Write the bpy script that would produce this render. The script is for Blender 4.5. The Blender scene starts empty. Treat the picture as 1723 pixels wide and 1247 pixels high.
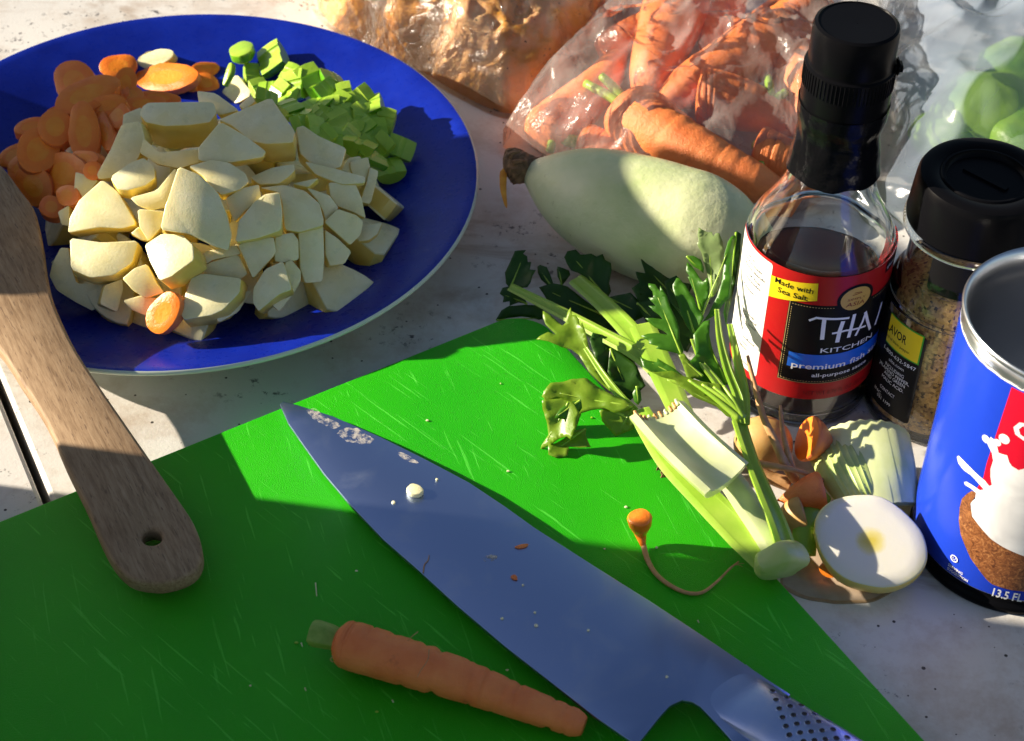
import bpy, bmesh, math, random
from mathutils import Vector, Matrix, noise
random.seed(7)
R = math.radians
scene = bpy.context.scene
C = scene.collection

# ------------------------------------------------------------------ camera
CM = 0.01                                   # every coordinate below is in centimetres
FPX, PITCH, ROLL, HC = 3093.0, R(42.654), R(1.649), 50.8
PW, PH = 1723.0, 1247.0
_F = Vector((0, math.cos(PITCH), -math.sin(PITCH)))
_R0 = Vector((1, 0, 0)); _U0 = _R0.cross(_F)
_R = math.cos(ROLL) * _R0 + math.sin(ROLL) * _U0
_U = -math.sin(ROLL) * _R0 + math.cos(ROLL) * _U0
EYE = Vector((0, 0, HC))
cd = bpy.data.cameras.new('camera'); cam = bpy.data.objects.new('camera', cd); C.objects.link(cam)
cd.sensor_width = 36; cd.sensor_fit = 'HORIZONTAL'; cd.lens = 36 * FPX / PW
cd.clip_start = 0.02; cd.clip_end = 1000
m = Matrix.Identity(4)
for i in range(3):
    m[i][0] = _R[i]; m[i][1] = _U[i]; m[i][2] = -_F[i]; m[i][3] = EYE[i] * CM
cam.matrix_world = m
cd.dof.use_dof = True; cd.dof.focus_distance = 0.70; cd.dof.aperture_fstop = 22
scene.camera = cam
# ------------------------------------------------------------------ sky, sun, exposure
SUN_EL, SUN_AZ = R(20.0), R(-8.0)           # azimuth of the direction the light travels in
w = bpy.data.worlds.new('World'); scene.world = w; w.use_nodes = True
nt = w.node_tree; bg = nt.nodes['Background']
sky = nt.nodes.new('ShaderNodeTexSky'); sky.sky_type = 'NISHITA'; sky.sun_disc = False; sky.ozone_density = 1.0
sky.sun_elevation = SUN_EL; sky.sun_rotation = R(-82.0)
wb = nt.nodes.new('ShaderNodeMix'); wb.data_type = 'RGBA'; wb.blend_type = 'MULTIPLY'; wb.inputs[0].default_value = 1.0; wb.inputs[7].default_value = (1.0, .94, .89, 1)   # the photograph's warm white balance
nt.links.new(sky.outputs[0], wb.inputs[6]); nt.links.new(wb.outputs[2], bg.inputs[0]); bg.inputs[1].default_value = 0.05
sl = bpy.data.lights.new('sun', 'SUN'); sl.energy = 5.0; sl.angle = R(0.5); sl.color = (1.0, 0.88, 0.70)
so = bpy.data.objects.new('sun', sl); C.objects.link(so)
sdir = Vector((math.cos(SUN_AZ) * math.cos(SUN_EL), math.sin(SUN_AZ) * math.cos(SUN_EL), -math.sin(SUN_EL)))
so.rotation_euler = sdir.to_track_quat('-Z', 'Y').to_euler(); so.location = (-2, 1, 1.5)
vs = scene.view_settings; vs.view_transform = 'Standard'; vs.look = 'None'; vs.exposure = 1.3; vs.gamma = 1; vs.use_curve_mapping = False
scene.render.resolution_x = 1024; scene.render.resolution_y = 741

# ------------------------------------------------------------------ helpers: points
def ray(px, py):
    return (_R * ((px - PW / 2) / FPX) - _U * ((py - PH / 2) / FPX) + _F)
def at(px, py, z=0.0):
    d = ray(px, py); return EYE + d * ((z - HC) / d.z)
def onplane(px, py, p, n):
    d = ray(px, py); return EYE + d * ((p - EYE).dot(n) / d.dot(n))
def oncyl(px, py, c, r):
    d = ray(px, py); a = d.x**2 + d.y**2; ex, ey = EYE.x - c[0], EYE.y - c[1]
    b = 2 * (d.x * ex + d.y * ey); cc = ex * ex + ey * ey - r * r
    q = max(b * b - 4 * a * cc, 0); t = (-b - math.sqrt(q)) / (2 * a); p = EYE + d * t
    return (r * math.atan2(p.x - c[0], -(p.y - c[1])), p.z)
def Z(k, pts):                                # a tracing window (origin, scale) -> photograph pixels
    ox, oy, s = {1: (0, 0, 3.118), 2: (350, 0, 3.118), 3: (0, 300, 3.118), 4: (350, 250, 3.118), 8: (1230, 420, 4.453),
                 9: (1423, 480, 4.157), 10: (1523, 780, 4.455), 11: (1223, 380, 4.455), 12: (1200, 630, 3.281), 'A': (1060, 370, 3.562), 'B': (890, 500, 4.4545), 'C': (830, 400, 5.197), 0: (0, 0, 1)}[k]
    return [(ox + x / s, oy + y / s) for x, y in pts]
def nz(p, s=1.0, o=0):
    return noise.noise(Vector((p[0] * s + o * 7.3, p[1] * s + o * 3.1, p[2] * s - o * 5.7)))
def smooth_path(pts, n):
    pts = [Vector(p) for p in pts]; out = []
    P = [2 * pts[0] - pts[1]] + pts + [2 * pts[-1] - pts[-2]]
    seg = len(pts) - 1
    for i in range(n):
        t = i / (n - 1) * seg; k = min(int(t), seg - 1); u = t - k
        a, b, c_, d = P[k:k + 4]
        out.append(0.5 * (2 * b + (c_ - a) * u + (2 * a - 5 * b + 4 * c_ - d) * u * u + (3 * b - a - 3 * c_ + d) * u**3))
    return out
def lerp(tab, t):
    for (a, va), (b, vb) in zip(tab, tab[1:]):
        if t <= b: return va + (vb - va) * max(0, (t - a)) / max(b - a, 1e-9)
    return tab[-1][1]

# ------------------------------------------------------------------ helpers: objects
def tag(o, label, cat=None, group=None, kind=None):
    if label: o['label'] = label
    if cat: o['category'] = cat
    if group: o['group'] = group
    if kind: o['kind'] = kind
    return o
def mesh(name, verts, faces, mats, parent=None, smooth=True, mi=None, sharp=None, loc=None):
    verts = [Vector(v) for v in verts]
    if parent is not None: off = Vector(parent['_base'])
    elif loc is not None: off = Vector(loc)
    else:
        n = len(verts); off = Vector((sum(v.x for v in verts) / n, sum(v.y for v in verts) / n, min(v.z for v in verts)))
    me = bpy.data.meshes.new(name)
    me.from_pydata([tuple((v - off) * CM) for v in verts], [], faces)
    for mt in (mats if isinstance(mats, (list, tuple)) else [mats]): me.materials.append(mt)
    if mi: me.polygons.foreach_set('material_index', mi)
    if smooth:
        me.polygons.foreach_set('use_smooth', [True] * len(me.polygons))
        if sharp: me.set_sharp_from_angle(angle=R(sharp))
    me.update()
    o = bpy.data.objects.new(name, me); C.objects.link(o)
    if parent is not None: o.parent = parent
    else: o.location = off * CM
    o['_base'] = tuple(off)
    return o
def thing(name, base, label, cat, group=None):
    o = bpy.data.objects.new(name, None); C.objects.link(o); o.location = Vector(base) * CM; o.empty_display_size = .01
    o['_base'] = tuple(base); return tag(o, label, cat, group)
def lathe(prof, c, n=64, cap0=True, cap1=True):
    v, f = [], []
    for r, z in prof:
        for i in range(n):
            a = 2 * math.pi * i / n; v.append((c[0] + r * math.cos(a), c[1] + r * math.sin(a), z))
    for k in range(len(prof) - 1):
        for i in range(n):
            j = (i + 1) % n; f.append((k * n + i, k * n + j, (k + 1) * n + j, (k + 1) * n + i))
    if cap0: f.append(tuple(range(n))[::-1])
    if cap1: f.append(tuple(range((len(prof) - 1) * n, len(prof) * n)))
    return v, f
def sweep(path, rings, up=Vector((0, 0, 1)), caps=True):
    """rings: per path point a list of (a, b) offsets along side / up"""
    v, f = [], []; n = len(rings[0]); N = len(path); pu = up
    for k, p in enumerate(path):
        t = (path[min(k + 1, N - 1)] - path[max(k - 1, 0)]).normalized()
        u = (pu - t * pu.dot(t)); u = u.normalized() if u.length > 1e-6 else Vector((1, 0, 0))
        s = t.cross(u); pu = u
        for a, b in rings[k]: v.append(p + s * a + u * b)
    for k in range(N - 1):
        for i in range(n):
            j = (i + 1) % n; f.append((k * n + i, k * n + j, (k + 1) * n + j, (k + 1) * n + i))
    if caps: f.append(tuple(range(n))[::-1]); f.append(tuple(range((N - 1) * n, N * n)))
    return v, f
def circ(r, n=20, q=0.0, o=0): return [(r * (1 + q * nz((math.cos(6.283 * i / n), math.sin(6.283 * i / n), o))) * math.cos(6.283 * i / n), r * (1 + q * nz((math.cos(6.283 * i / n), math.sin(6.283 * i / n), o))) * math.sin(6.283 * i / n)) for i in range(n)]
def tube(pts, r0, r1=None, n=24, seg=8):
    p = smooth_path(pts, n); r1 = r0 if r1 is None else r1
    return sweep(p, [circ(r0 + (r1 - r0) * i / (n - 1), seg) for i in range(n)])
def box(v, f, x0, x1, y0, y1, z0, z1):
    b = len(v); v += [(x0, y0, z0), (x1, y0, z0), (x1, y1, z0), (x0, y1, z0), (x0, y0, z1), (x1, y0, z1), (x1, y1, z1), (x0, y1, z1)]
    f += [tuple(b + i for i in q) for q in ((3, 2, 1, 0), (4, 5, 6, 7), (0, 1, 5, 4), (1, 2, 6, 5), (2, 3, 7, 6), (3, 0, 4, 7))]
def chaikin(p, q=.14, it=1):
    for _ in range(it):
        o = []
        for a, b in zip(p, p[1:] + p[:1]): o += [a.lerp(b, q), a.lerp(b, 1 - q)]
        p = o
    return p
def slab(poly, n, t, bev=.08, rough=.02, bulge=.0, taper=1.0, core=0):
    """solid with front outline `poly` (3-D points on a plane of normal n), thickness t behind it"""
    N = len(poly); cen = sum(poly, Vector()) / N; v, f = [], []
    def ring(sc, off, d):
        for p in poly:
            r = p - cen; L = r.length
            q = cen + r * max(.05, sc * (L - off) / L) - n * d
            v.append(q + Vector((nz(q, 1.3), nz(q, 1.3, 1), nz(q, 1.3, 2))) * rough)
    ring(1, bev, 0); ring(1, bev * .3, bev * .3); ring(1, 0, bev)
    ring((1 + taper) / 2 + bulge, 0, t * .5); ring(taper, 0, t - bev); ring(taper, bev, t)
    f.append(tuple(range(N)))
    for k in range(5):
        for i in range(N):
            j = (i + 1) % N; f.append((k * N + j, k * N + i, (k + 1) * N + i, (k + 1) * N + j))
    f.append(tuple(range(5 * N, 6 * N))[::-1])
    # outward winding
    nn = sum(((poly[i] - cen).cross(poly[(i + 1) % N] - cen) for i in range(N)), Vector())
    if nn.dot(n) < 0: f = [q[::-1] for q in f]
    mi = [0] + [1 if k in (2, 3) else 0 for k in range(5) for _ in range(N)] + [0]
    if core: 
        mi = [2 if core > 0 else 0]; b0 = len(v); v += [cen + (p - cen) * .52 + n * .012 for p in poly]; f[0] = tuple(range(b0, b0 + N)) if nn.dot(n) >= 0 else tuple(range(b0, b0 + N))[::-1]
        f += [((i + 1) % N, i, b0 + i, b0 + (i + 1) % N) if nn.dot(n) < 0 else (i, (i + 1) % N, b0 + (i + 1) % N, b0 + i) for i in range(N)]; mi = [2] + [1 if k in (2, 3) else 0 for k in range(5) for _ in range(N)] + [0] + [0] * N
    return v, f, mi

# ------------------------------------------------------------------ helpers: materials
class NT:
    def __init__(s, name):
        s.m = bpy.data.materials.new(name); s.m.use_nodes = True; s.t = s.m.node_tree; s.n = s.t.nodes; s.l = s.t.links
        s.b = s.n['Principled BSDF']; s.out = s.n['Material Output']; s._c = None
    def add(s, t, **k):
        n = s.n.new(t)
        for a, b in k.items():
            if a.startswith('_'): setattr(n, a[1:], b)
            else: n.inputs[a.replace('__', ' ')].default_value = b
        return n
    def link(s, a, b): s.l.new(a, b)
    def co(s):
        if s._c: return s._c
        tc = s.n.new('ShaderNodeTexCoord'); oi = s.n.new('ShaderNodeObjectInfo')
        mu = s.add('ShaderNodeVectorMath', _operation='SCALE'); s.link(oi.outputs['Random'], mu.inputs[3]); mu.inputs[0].default_value = (3.1, 5.7, 2.3)
        ad = s.add('ShaderNodeVectorMath', _operation='ADD'); s.link(tc.outputs['Object'], ad.inputs[0]); s.link(mu.outputs[0], ad.inputs[1])
        s._c = ad.outputs[0]; return s._c
    def noise(s, scale, det=4, rough=.55, dist=0, vec=None):
        n = s.add('ShaderNodeTexNoise', Scale=scale * 100, Detail=det, Roughness=rough, Distortion=dist); s.link(vec or s.co(), n.inputs['Vector']); return n.outputs[0]
    def stretch(s, sx, sy, sz, rot=(0, 0, 0)):
        mp = s.n.new('ShaderNodeMapping'); s.link(s.co(), mp.inputs[0]); mp.inputs['Scale'].default_value = (sx, sy, sz); mp.inputs['Rotation'].default_value = rot; return mp.outputs[0]
    def ramp(s, fac, stops, interp='LINEAR'):
        r = s.n.new('ShaderNodeValToRGB'); r.color_ramp.interpolation = interp; e = r.color_ramp.elements
        while len(e) < len(stops): e.new(.5)
        for el, (p, c) in zip(e, stops): el.position = p; el.color = (*c, 1) if len(c) == 3 else c
        s.link(fac, r.inputs[0]); return r.outputs[0]
    def mix(s, fac, a, b, blend='MIX'):
        n = s.n.new('ShaderNodeMix'); n.data_type = 'RGBA'; n.blend_type = blend
        for v, i in ((fac, 0), (a, 6), (b, 7)):
            if hasattr(v, 'links'): s.link(v, n.inputs[i])
            else: n.inputs[i].default_value = v if i == 0 else (*v, 1)
        return n.outputs[2]
    def bump(s, h, st=.3, dist=.01, prev=None):
        b = s.add('ShaderNodeBump', Strength=st, Distance=dist * CM); s.link(h, b.inputs['Height'])
        if prev is not None: s.link(prev, b.inputs['Normal'])
        return b.outputs[0]
    def set(s, **k):
        for a, v in k.items():
            i = s.b.inputs[{'color': 'Base Color', 'rough': 'Roughness', 'metal': 'Metallic', 'sss': 'Subsurface Weight', 'sssr': 'Subsurface Radius', 'ssss': 'Subsurface Scale', 'normal': 'Normal',
                            'spec': 'Specular IOR Level', 'coat': 'Coat Weight', 'coatr': 'Coat Roughness', 'trans': 'Transmission Weight', 'ior': 'IOR', 'sheen': 'Sheen Weight', 'aniso': 'Anisotropic', 'alpha': 'Alpha'}[a]]
            if hasattr(v, 'links'): s.link(v, i)
            else: i.default_value = (*v, 1) if (a == 'color') else v
        return s
    def translucent(s, fac, col):
        tr = s.n.new('ShaderNodeBsdfTranslucent')
        if hasattr(col, 'links'): s.link(col, tr.inputs[0])
        else: tr.inputs[0].default_value = (*col, 1)
        mx = s.n.new('ShaderNodeMixShader'); mx.inputs[0].default_value = fac
        s.link(s.b.outputs[0], mx.inputs[1]); s.link(tr.outputs[0], mx.inputs[2]); s.link(mx.outputs[0], s.out.inputs[0]); return s

M = {}
def simple(name, c1, c2=None, sc=1.5, rough=.45, bump=0, bsc=6, bd=.02, sss=0, sssr=(1, .6, .3), ssss=.3, lo=.35, hi=.65, **k):
    t = NT(name)
    col = t.ramp(t.noise(sc), [(lo, c1), (hi, c2)]) if c2 else c1
    t.set(color=col, rough=rough, **k)
    if sss: t.set(sss=sss, sssr=sssr, ssss=ssss * CM)
    if bump: t.set(normal=t.bump(t.noise(bsc, 5), bump, bd))
    M[name] = t.m; return t

# table plastic: off white, fine leather grain, dirt specks and brown smears
t = NT('table_plastic')
base = t.ramp(t.noise(.09, 5), [(.35, (.60, .585, .56)), (.65, (.74, .72, .69))])
dirt = t.ramp(t.noise(.22, 8, .7), [(.48, (0, 0, 0)), (.72, (1, 1, 1))])
base = t.mix(dirt, base, (.44, .36, .29))
sm = t.ramp(t.noise(.13, 6, .6, .8, t.stretch(1, 2.2, 1, (0, 0, .5))), [(.57, (0, 0, 0)), (.72, (.85, .85, .85))])
base = t.mix(sm, base, (.28, .19, .12))
v = t.add('ShaderNodeTexVoronoi', Scale=150.0, _feature='F1'); t.link(t.co(), v.inputs['Vector']); v.inputs['Randomness'].default_value = 1
sz = t.noise(.35, 3)
th = t.n.new('ShaderNodeMath'); th.operation = 'MULTIPLY'; t.link(sz, th.inputs[0]); th.inputs[1].default_value = .30
sp = t.n.new('ShaderNodeMath'); sp.operation = 'LESS_THAN'; t.link(v.outputs['Distance'], sp.inputs[0])
th2 = t.n.new('ShaderNodeMath'); th2.operation = 'SUBTRACT'; t.link(th.outputs[0], th2.inputs[0]); th2.inputs[1].default_value = .065
t.link(th2.outputs[0], sp.inputs[1])
base = t.mix(sp.outputs[0], base, (.05, .045, .04))
sp3 = t.ramp(t.noise(2.0, 7, .78), [(.575, (0, 0, 0)), (.63, (.9, .9, .9))])
sp4 = t.ramp(t.noise(.25, 3), [(.50, (0, 0, 0)), (.62, (1, 1, 1))])
base = t.mix(t.mix(1.0, sp3, sp4, 'MULTIPLY'), base, (.06, .055, .06))
b1 = t.bump(t.noise(7, 5, .6), .35, .03)
t.set(color=base, rough=.48, normal=b1); M['table'] = t.m
# board
t = NT('board_plastic')
spk = t.noise(28, 2)
vm = t.n.new('ShaderNodeMapping'); t.link(t.stretch(1, 1, 1, (0, 0, .75)), vm.inputs[0]); vm.inputs['Scale'].default_value = (.04, 1, 1)
vm2 = t.n.new('ShaderNodeMapping'); t.link(t.stretch(1, 1, 1, (0, 0, -1.9)), vm2.inputs[0]); vm2.inputs['Scale'].default_value = (.05, 1, 1)
scr = t.mix(1.0, t.ramp(t.noise(9, 3, .5, .3, vm.outputs[0]), [(.655, (0, 0, 0)), (.69, (.7, .7, .7))]), t.ramp(t.noise(7, 3, .5, .3, vm2.outputs[0]), [(.66, (0, 0, 0)), (.70, (.6, .6, .6))]), 'ADD')
col = t.mix(scr, t.ramp(t.noise(.12, 3), [(.3, (.014, .34, .003)), (.7, (.028, .44, .004))]), (.09, .62, .05))
t.set(color=col, rough=.36, spec=.22, sss=.25, sssr=(.5, 1, .2), ssss=.35 * CM, normal=t.bump(scr, .3, .02, t.bump(spk, .9, .035))); M['board'] = t.m
# plate
t = NT('plate_glaze')
t.set(color=t.ramp(t.noise(.5, 5), [(.4, (.003, .014, .26)), (.7, (.005, .022, .34))]), rough=t.ramp(t.noise(3, 5), [(.3, (.24,) * 3), (.7, (.36,) * 3)]), spec=.3, normal=t.bump(t.noise(30, 2), .12, .01)); M['glaze'] = t.m
simple('plate_body', (.62, .66, .58), rough=.4)
# vegetables
t = NT('squash_flesh')
fl = t.ramp(t.noise(.9, 4), [(.3, (.82, .74, .38)), (.7, (.87, .82, .54))])
fl = t.mix(t.ramp(t.noise(2.2, 5, .7), [(.58, (0, 0, 0)), (.70, (.45,) * 3)]), fl, (.62, .60, .34))
t.set(color=fl, rough=t.ramp(t.noise(1.5, 3), [(.35, (.16,) * 3), (.65, (.42,) * 3)]), spec=.5, sss=.22, sssr=(1, .85, .45), ssss=.35 * CM, normal=t.bump(t.noise(9, 6, .7), .5, .035)); M['flesh'] = t.m
t = NT('squash_skin')
fl = t.ramp(t.noise(.8, 4), [(.3, (.76, .56, .10)), (.7, (.82, .68, .22))])
t.set(color=fl, rough=.36, spec=.45, sss=.35, sssr=(1, .8, .3), ssss=.35 * CM, normal=t.bump(t.noise(5, 6, .65), .3, .03)); M['skin'] = t.m
t = NT('squash_rind')
fl = t.ramp(t.noise(.22, 5), [(.32, (.44, .52, .24)), (.5, (.60, .63, .38)), (.68, (.70, .70, .50))])
fl = t.mix(t.ramp(t.noise(1.6, 5, .7), [(.64, (0, 0, 0)), (.72, (.75, .75, .75))]), fl, (.26, .24, .10))
t.set(color=fl, rough=.38, sss=.15, sssr=(1, .9, .5), ssss=.4 * CM, normal=t.bump(t.noise(1.1, 7, .6), .7, .10)); M['rind'] = t.m
t = NT('carrot_cut')
t.set(color=t.ramp(t.noise(1.1, 4), [(.3, (.88, .19, .012)), (.7, (.94, .27, .025))]), rough=.28, sss=.08, sssr=(1, .45, .1), ssss=.2 * CM, normal=t.bump(t.noise(7, 6, .7), .6, .04)); M['carrot_cut'] = t.m
simple('carrot_core', (.90, .26, .015), (.92, .33, .03), 1.5, .28, .5, 7, .04, sss=.08, sssr=(1, .45, .1))
t = NT('carrot_skin')
fl = t.ramp(t.noise(1.0, 5), [(.3, (.80, .19, .045)), (.7, (.90, .28, .075))])
fl = t.mix(t.ramp(t.noise(.9, 6, .7, 0, t.stretch(1, 1, 1)), [(.60, (0, 0, 0)), (.70, (.6, .6, .6))]), fl, (.50, .11, .04))
t.set(color=fl, rough=.40, sss=.12, sssr=(1, .4, .1), ssss=.2 * CM, normal=t.bump(t.noise(6, 7, .75), .9, .06)); M['carrot'] = t.m
t = NT('celery_flesh')
fl = t.ramp(t.noise(.8, 4), [(.3, (.24, .45, .02)), (.7, (.40, .58, .06))])
t.set(color=fl, rough=.28, sss=.12, sssr=(.7, 1, .25), ssss=.2 * CM, normal=t.bump(t.noise(6, 6, .7), .5, .03)); M['celery'] = t.m
t = NT('celery_skin')
fl = t.ramp(t.noise(.7, 4), [(.3, (.07, .27, .006)), (.7, (.15, .38, .012))])
t.set(color=fl, rough=.28, sss=.1, sssr=(.6, 1, .2), ssss=.2 * CM, normal=t.bump(t.noise(5, 6, .7), .5, .03)); M['celery_skin'] = t.m
t = NT('celery_pale')
fl = t.ramp(t.noise(.5, 4), [(.3, (.54, .62, .26)), (.7, (.70, .74, .45))])
t.set(color=fl, rough=.32, sss=.3, sssr=(.9, 1, .5), ssss=.3 * CM, normal=t.bump(t.noise(4, 5), .2, .02)); M['celery_pale'] = t.m
t = NT('celery_mid')
fl = t.ramp(t.noise(.6, 4), [(.3, (.32, .46, .10)), (.7, (.54, .60, .26))])
t.set(color=fl, rough=.34, sss=.3, sssr=(.8, 1, .4), ssss=.3 * CM, normal=t.bump(t.noise(4, 5), .3, .03)); M['celery_mid'] = t.m
t = NT('celery_stalk')
fl = t.ramp(t.noise(.5, 4), [(.3, (.20, .38, .02)), (.7, (.34, .50, .06))])
t.set(color=fl, rough=.34, sss=.3, sssr=(.7, 1, .25), ssss=.3 * CM, normal=t.bump(t.noise(4, 5), .2, .02)); M['stalk'] = t.m
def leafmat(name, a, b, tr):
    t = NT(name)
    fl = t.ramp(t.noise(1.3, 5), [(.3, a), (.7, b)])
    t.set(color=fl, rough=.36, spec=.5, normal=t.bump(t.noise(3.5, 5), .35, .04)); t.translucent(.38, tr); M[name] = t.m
leafmat('leaf', (.035, .14, .006), (.08, .24, .012), (.17, .42, .012))
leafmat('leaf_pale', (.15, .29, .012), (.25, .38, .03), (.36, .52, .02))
leafmat('leaf_soft', (.20, .30, .10), (.30, .40, .16), (.34, .48, .10))
leafmat('leaf_dark', (.02, .08, .006), (.04, .12, .01), (.05, .16, .01))  # darker copy of leaf; shade among the stalks is put into its colour
simple('dry', (.11, .055, .025), (.30, .16, .075), 3, .75, .6, 6, .06)
simple('petal', (.62, .22, .01), (.75, .35, .03), 2, .6)
simple('stub', (.16, .30, .03), (.27, .40, .07), 2, .5, .4, 5, .04)
simple('root', (.42, .22, .08), (.56, .32, .14), 3, .6, .4, 6, .03)
simple('tan', (.46, .25, .07), (.56, .34, .12), 1.2, .5, .3, 4, .04, sss=.2)
# metal, wood
t = NT('steel')
smg = t.ramp(t.noise(.35, 7, .65, .5), [(.52, (0, 0, 0)), (.75, (.5, .5, .5))])
rgh = t.mix(smg, (.30,) * 3, (.52,) * 3)
t.set(color=t.mix(smg, (.33, .41, .66), (.50, .54, .66)), metal=1, rough=rgh, normal=t.bump(t.noise(9, 3, .5, 0, t.stretch(.15, 1, 1, (0, 0, .55))), .08, .01)); M['steel'] = t.m
t = NT('residue'); t.set(color=(.60, .56, .50), rough=.8); tr_ = t.n.new('ShaderNodeBsdfTransparent'); mx_ = t.n.new('ShaderNodeMixShader')
t.link(t.ramp(t.noise(4, 6, .7), [(.44, (0, 0, 0)), (.62, (.75,) * 3)]), mx_.inputs[0]); t.link(tr_.outputs[0], mx_.inputs[1]); t.link(t.b.outputs[0], mx_.inputs[2]); t.link(mx_.outputs[0], t.out.inputs[0]); M['residue'] = t.m
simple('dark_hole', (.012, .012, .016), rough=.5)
t = NT('wood')
vec = t.stretch(1, 1, 1, (0, 0, -R(119)))
mp = t.n.new('ShaderNodeMapping'); t.link(vec, mp.inputs[0]); mp.inputs['Scale'].default_value = (1, .08, 1)
mp.inputs['Scale'].default_value = (.10, 1, 1)
gr = t.noise(7, 6, .65, .3, mp.outputs[0])
fl = t.ramp(gr, [(.30, (.19, .11, .052)), (.5, (.32, .205, .11)), (.72, (.42, .285, .165))])
fl = t.mix(t.ramp(t.noise(.35, 4), [(.5, (0, 0, 0)), (.75, (.7, .7, .7))]), fl, (.22, .125, .06))
pore = t.ramp(t.noise(16, 3, .5, 0, mp.outputs[0]), [(.62, (0, 0, 0)), (.68, (.8, .8, .8))])
fl = t.mix(pore, fl, (.14, .08, .045))
t.set(color=fl, rough=.7, normal=t.bump(gr, .4, .03)); M['wood'] = t.m
# bottle things
t = NT('clear_glass'); t.set(color=(.97, .985, .975), rough=.0, trans=1, ior=1.48); M['glass'] = t.m
t = NT('fish_sauce'); t.set(color=(.020, .005, .002), rough=.3, spec=.08); M['sauce'] = t.m
simple('black_cap', (.004, .004, .005), rough=.30, spec=.05, bump=.1, bsc=12, bd=.01)
simple('black_film', (.004, .004, .005), rough=.2, spec=.1, bump=.6, bsc=1.2, bd=.12)
def paper(name, c, rough=.35): 
    t = NT(name); t.set(color=t.mix(t.ramp(t.noise(2, 4), [(.4, (0, 0, 0)), (.7, (.12,) * 3)]), c, tuple(x * .75 for x in c)), rough=rough, spec=.08 if max(c) < .05 else .25); M[name] = t.m
paper('red', (.42, .008, .010)); paper('paper_white', (.74, .73, .70), .5); paper('ink_black', (.008, .008, .009)); paper('yellow', (.80, .60, .015)); paper('blue_band', (.012, .13, .62))
paper('print_white', (.80, .80, .80), .4); paper('gold', (.62, .38, .08)); paper('gold_line', (.45, .33, .14)); paper('red_ink', (.20, .01, .01)); paper('can_blue', (.012, .045, .47), .22); paper('can_red', (.62, .008, .03), .22)
paper('can_white', (.82, .82, .82), .22); paper('green_line', (.05, .35, .03)); paper('flavor_red', (.45, .09, .01))
t = NT('husk'); fib = t.noise(5, 5, .7, 1.5)
t.set(color=t.ramp(fib, [(.34, (.09, .028, .01)), (.55, (.28, .10, .03)), (.68, (.52, .25, .09))]), rough=.4); M['husk'] = t.m
t = NT('milk'); t.set(color=t.ramp(t.noise(.5, 3, .5, 1.2), [(.3, (.62, .62, .63)), (.6, (.82, .82, .82))]), rough=.25); M['milk'] = t.m
t = NT('spice_mix'); vv = t.add('ShaderNodeTexVoronoi', Scale=900.0); t.link(t.co(), vv.inputs['Vector'])
t.set(color=t.ramp(vv.outputs['Color'], [(.15, (.07, .03, .012)), (.4, (.36, .20, .055)), (.8, (.52, .32, .10))]), rough=.7, normal=t.bump(vv.outputs['Distance'], .6, .05)); M['spice'] = t.m
t = NT('tin'); t.set(color=(.62, .64, .68), metal=1, rough=.28, normal=t.bump(t.noise(.6, 3), .1, .05)); M['tin'] = t.m
simple('can_liner', (.78, .78, .80), rough=.3)
# bag film: clear thin plastic with glints and a little haze
def film(name, haze, hcol, bsc, bst, dist=1.2, det=6, ior=1.32):
    t = NT(name); n = t.n
    h1 = t.noise(bsc, det, .6, dist); h2 = t.noise(bsc * .35, 3, .5, 2.0)
    nm = t.bump(h1, bst, .25); nm = t.bump(h2, bst, .6, nm)
    tr = n.new('ShaderNodeBsdfTransparent'); tr.inputs[0].default_value = (.96, .965, .97, 1)
    gl = n.new('ShaderNodeBsdfGlossy'); gl.inputs['Roughness'].default_value = .13; t.link(nm, gl.inputs['Normal'])
    df = n.new('ShaderNodeBsdfDiffuse'); df.inputs[0].default_value = (*hcol, 1); t.link(nm, df.inputs['Normal'])
    tl = n.new('ShaderNodeBsdfTranslucent'); tl.inputs[0].default_value = (*hcol, 1)
    hz = n.new('ShaderNodeMixShader'); hz.inputs[0].default_value = .5; t.link(df.outputs[0], hz.inputs[1]); t.link(tl.outputs[0], hz.inputs[2])
    m1 = n.new('ShaderNodeMixShader'); t.link(t.ramp(h2, [(.35, (haze * .5,) * 3), (.7, (haze * 1.5,) * 3)]), m1.inputs[0]); t.link(tr.outputs[0], m1.inputs[1]); t.link(hz.outputs[0], m1.inputs[2])
    fr = n.new('ShaderNodeFresnel'); fr.inputs[0].default_value = ior; t.link(nm, fr.inputs['Normal'])
    m2 = n.new('ShaderNodeMixShader'); t.link(fr.outputs[0], m2.inputs[0]); t.link(m1.outputs[0], m2.inputs[1]); t.link(gl.outputs[0], m2.inputs[2])
    t.link(m2.outputs[0], t.out.inputs[0]); n.remove(t.b); M[name] = t.m
film('film_clear', .05, (.9, .88, .85), .55, .8, ior=1.4)
film('film_haze', .20, (.95, .88, .86), .5, .6, ior=1.25)
film('film_cool', .46, (.40, .48, .62), .16, .5, 1.0, 3, 1.35)
t = NT('chicken')
fl = t.ramp(t.noise(.28, 5, .6, .6), [(.30, (.52, .18, .02)), (.45, (.66, .30, .06)), (.58, (.70, .38, .18)), (.72, (.76, .48, .24))])
fl = t.mix(t.ramp(t.noise(.5, 5, .6), [(.52, (0, 0, 0)), (.66, (.85,) * 3)]), fl, (.62, .27, .02))
fl = t.mix(t.ramp(t.noise(4.2, 4, .6), [(.66, (0, 0, 0)), (.69, (1, 1, 1))]), fl, (.07, .05, .025))
t.set(color=fl, rough=.28, sss=.3, sssr=(1, .5, .25), ssss=.5 * CM, normal=t.bump(t.noise(1.6, 6, .6), .6, .15)); M['chicken'] = t.m
simple('marinade', (.55, .27, .04), (.66, .40, .12), 1.2, .25, .6, 3, .08, sss=.2)
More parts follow.
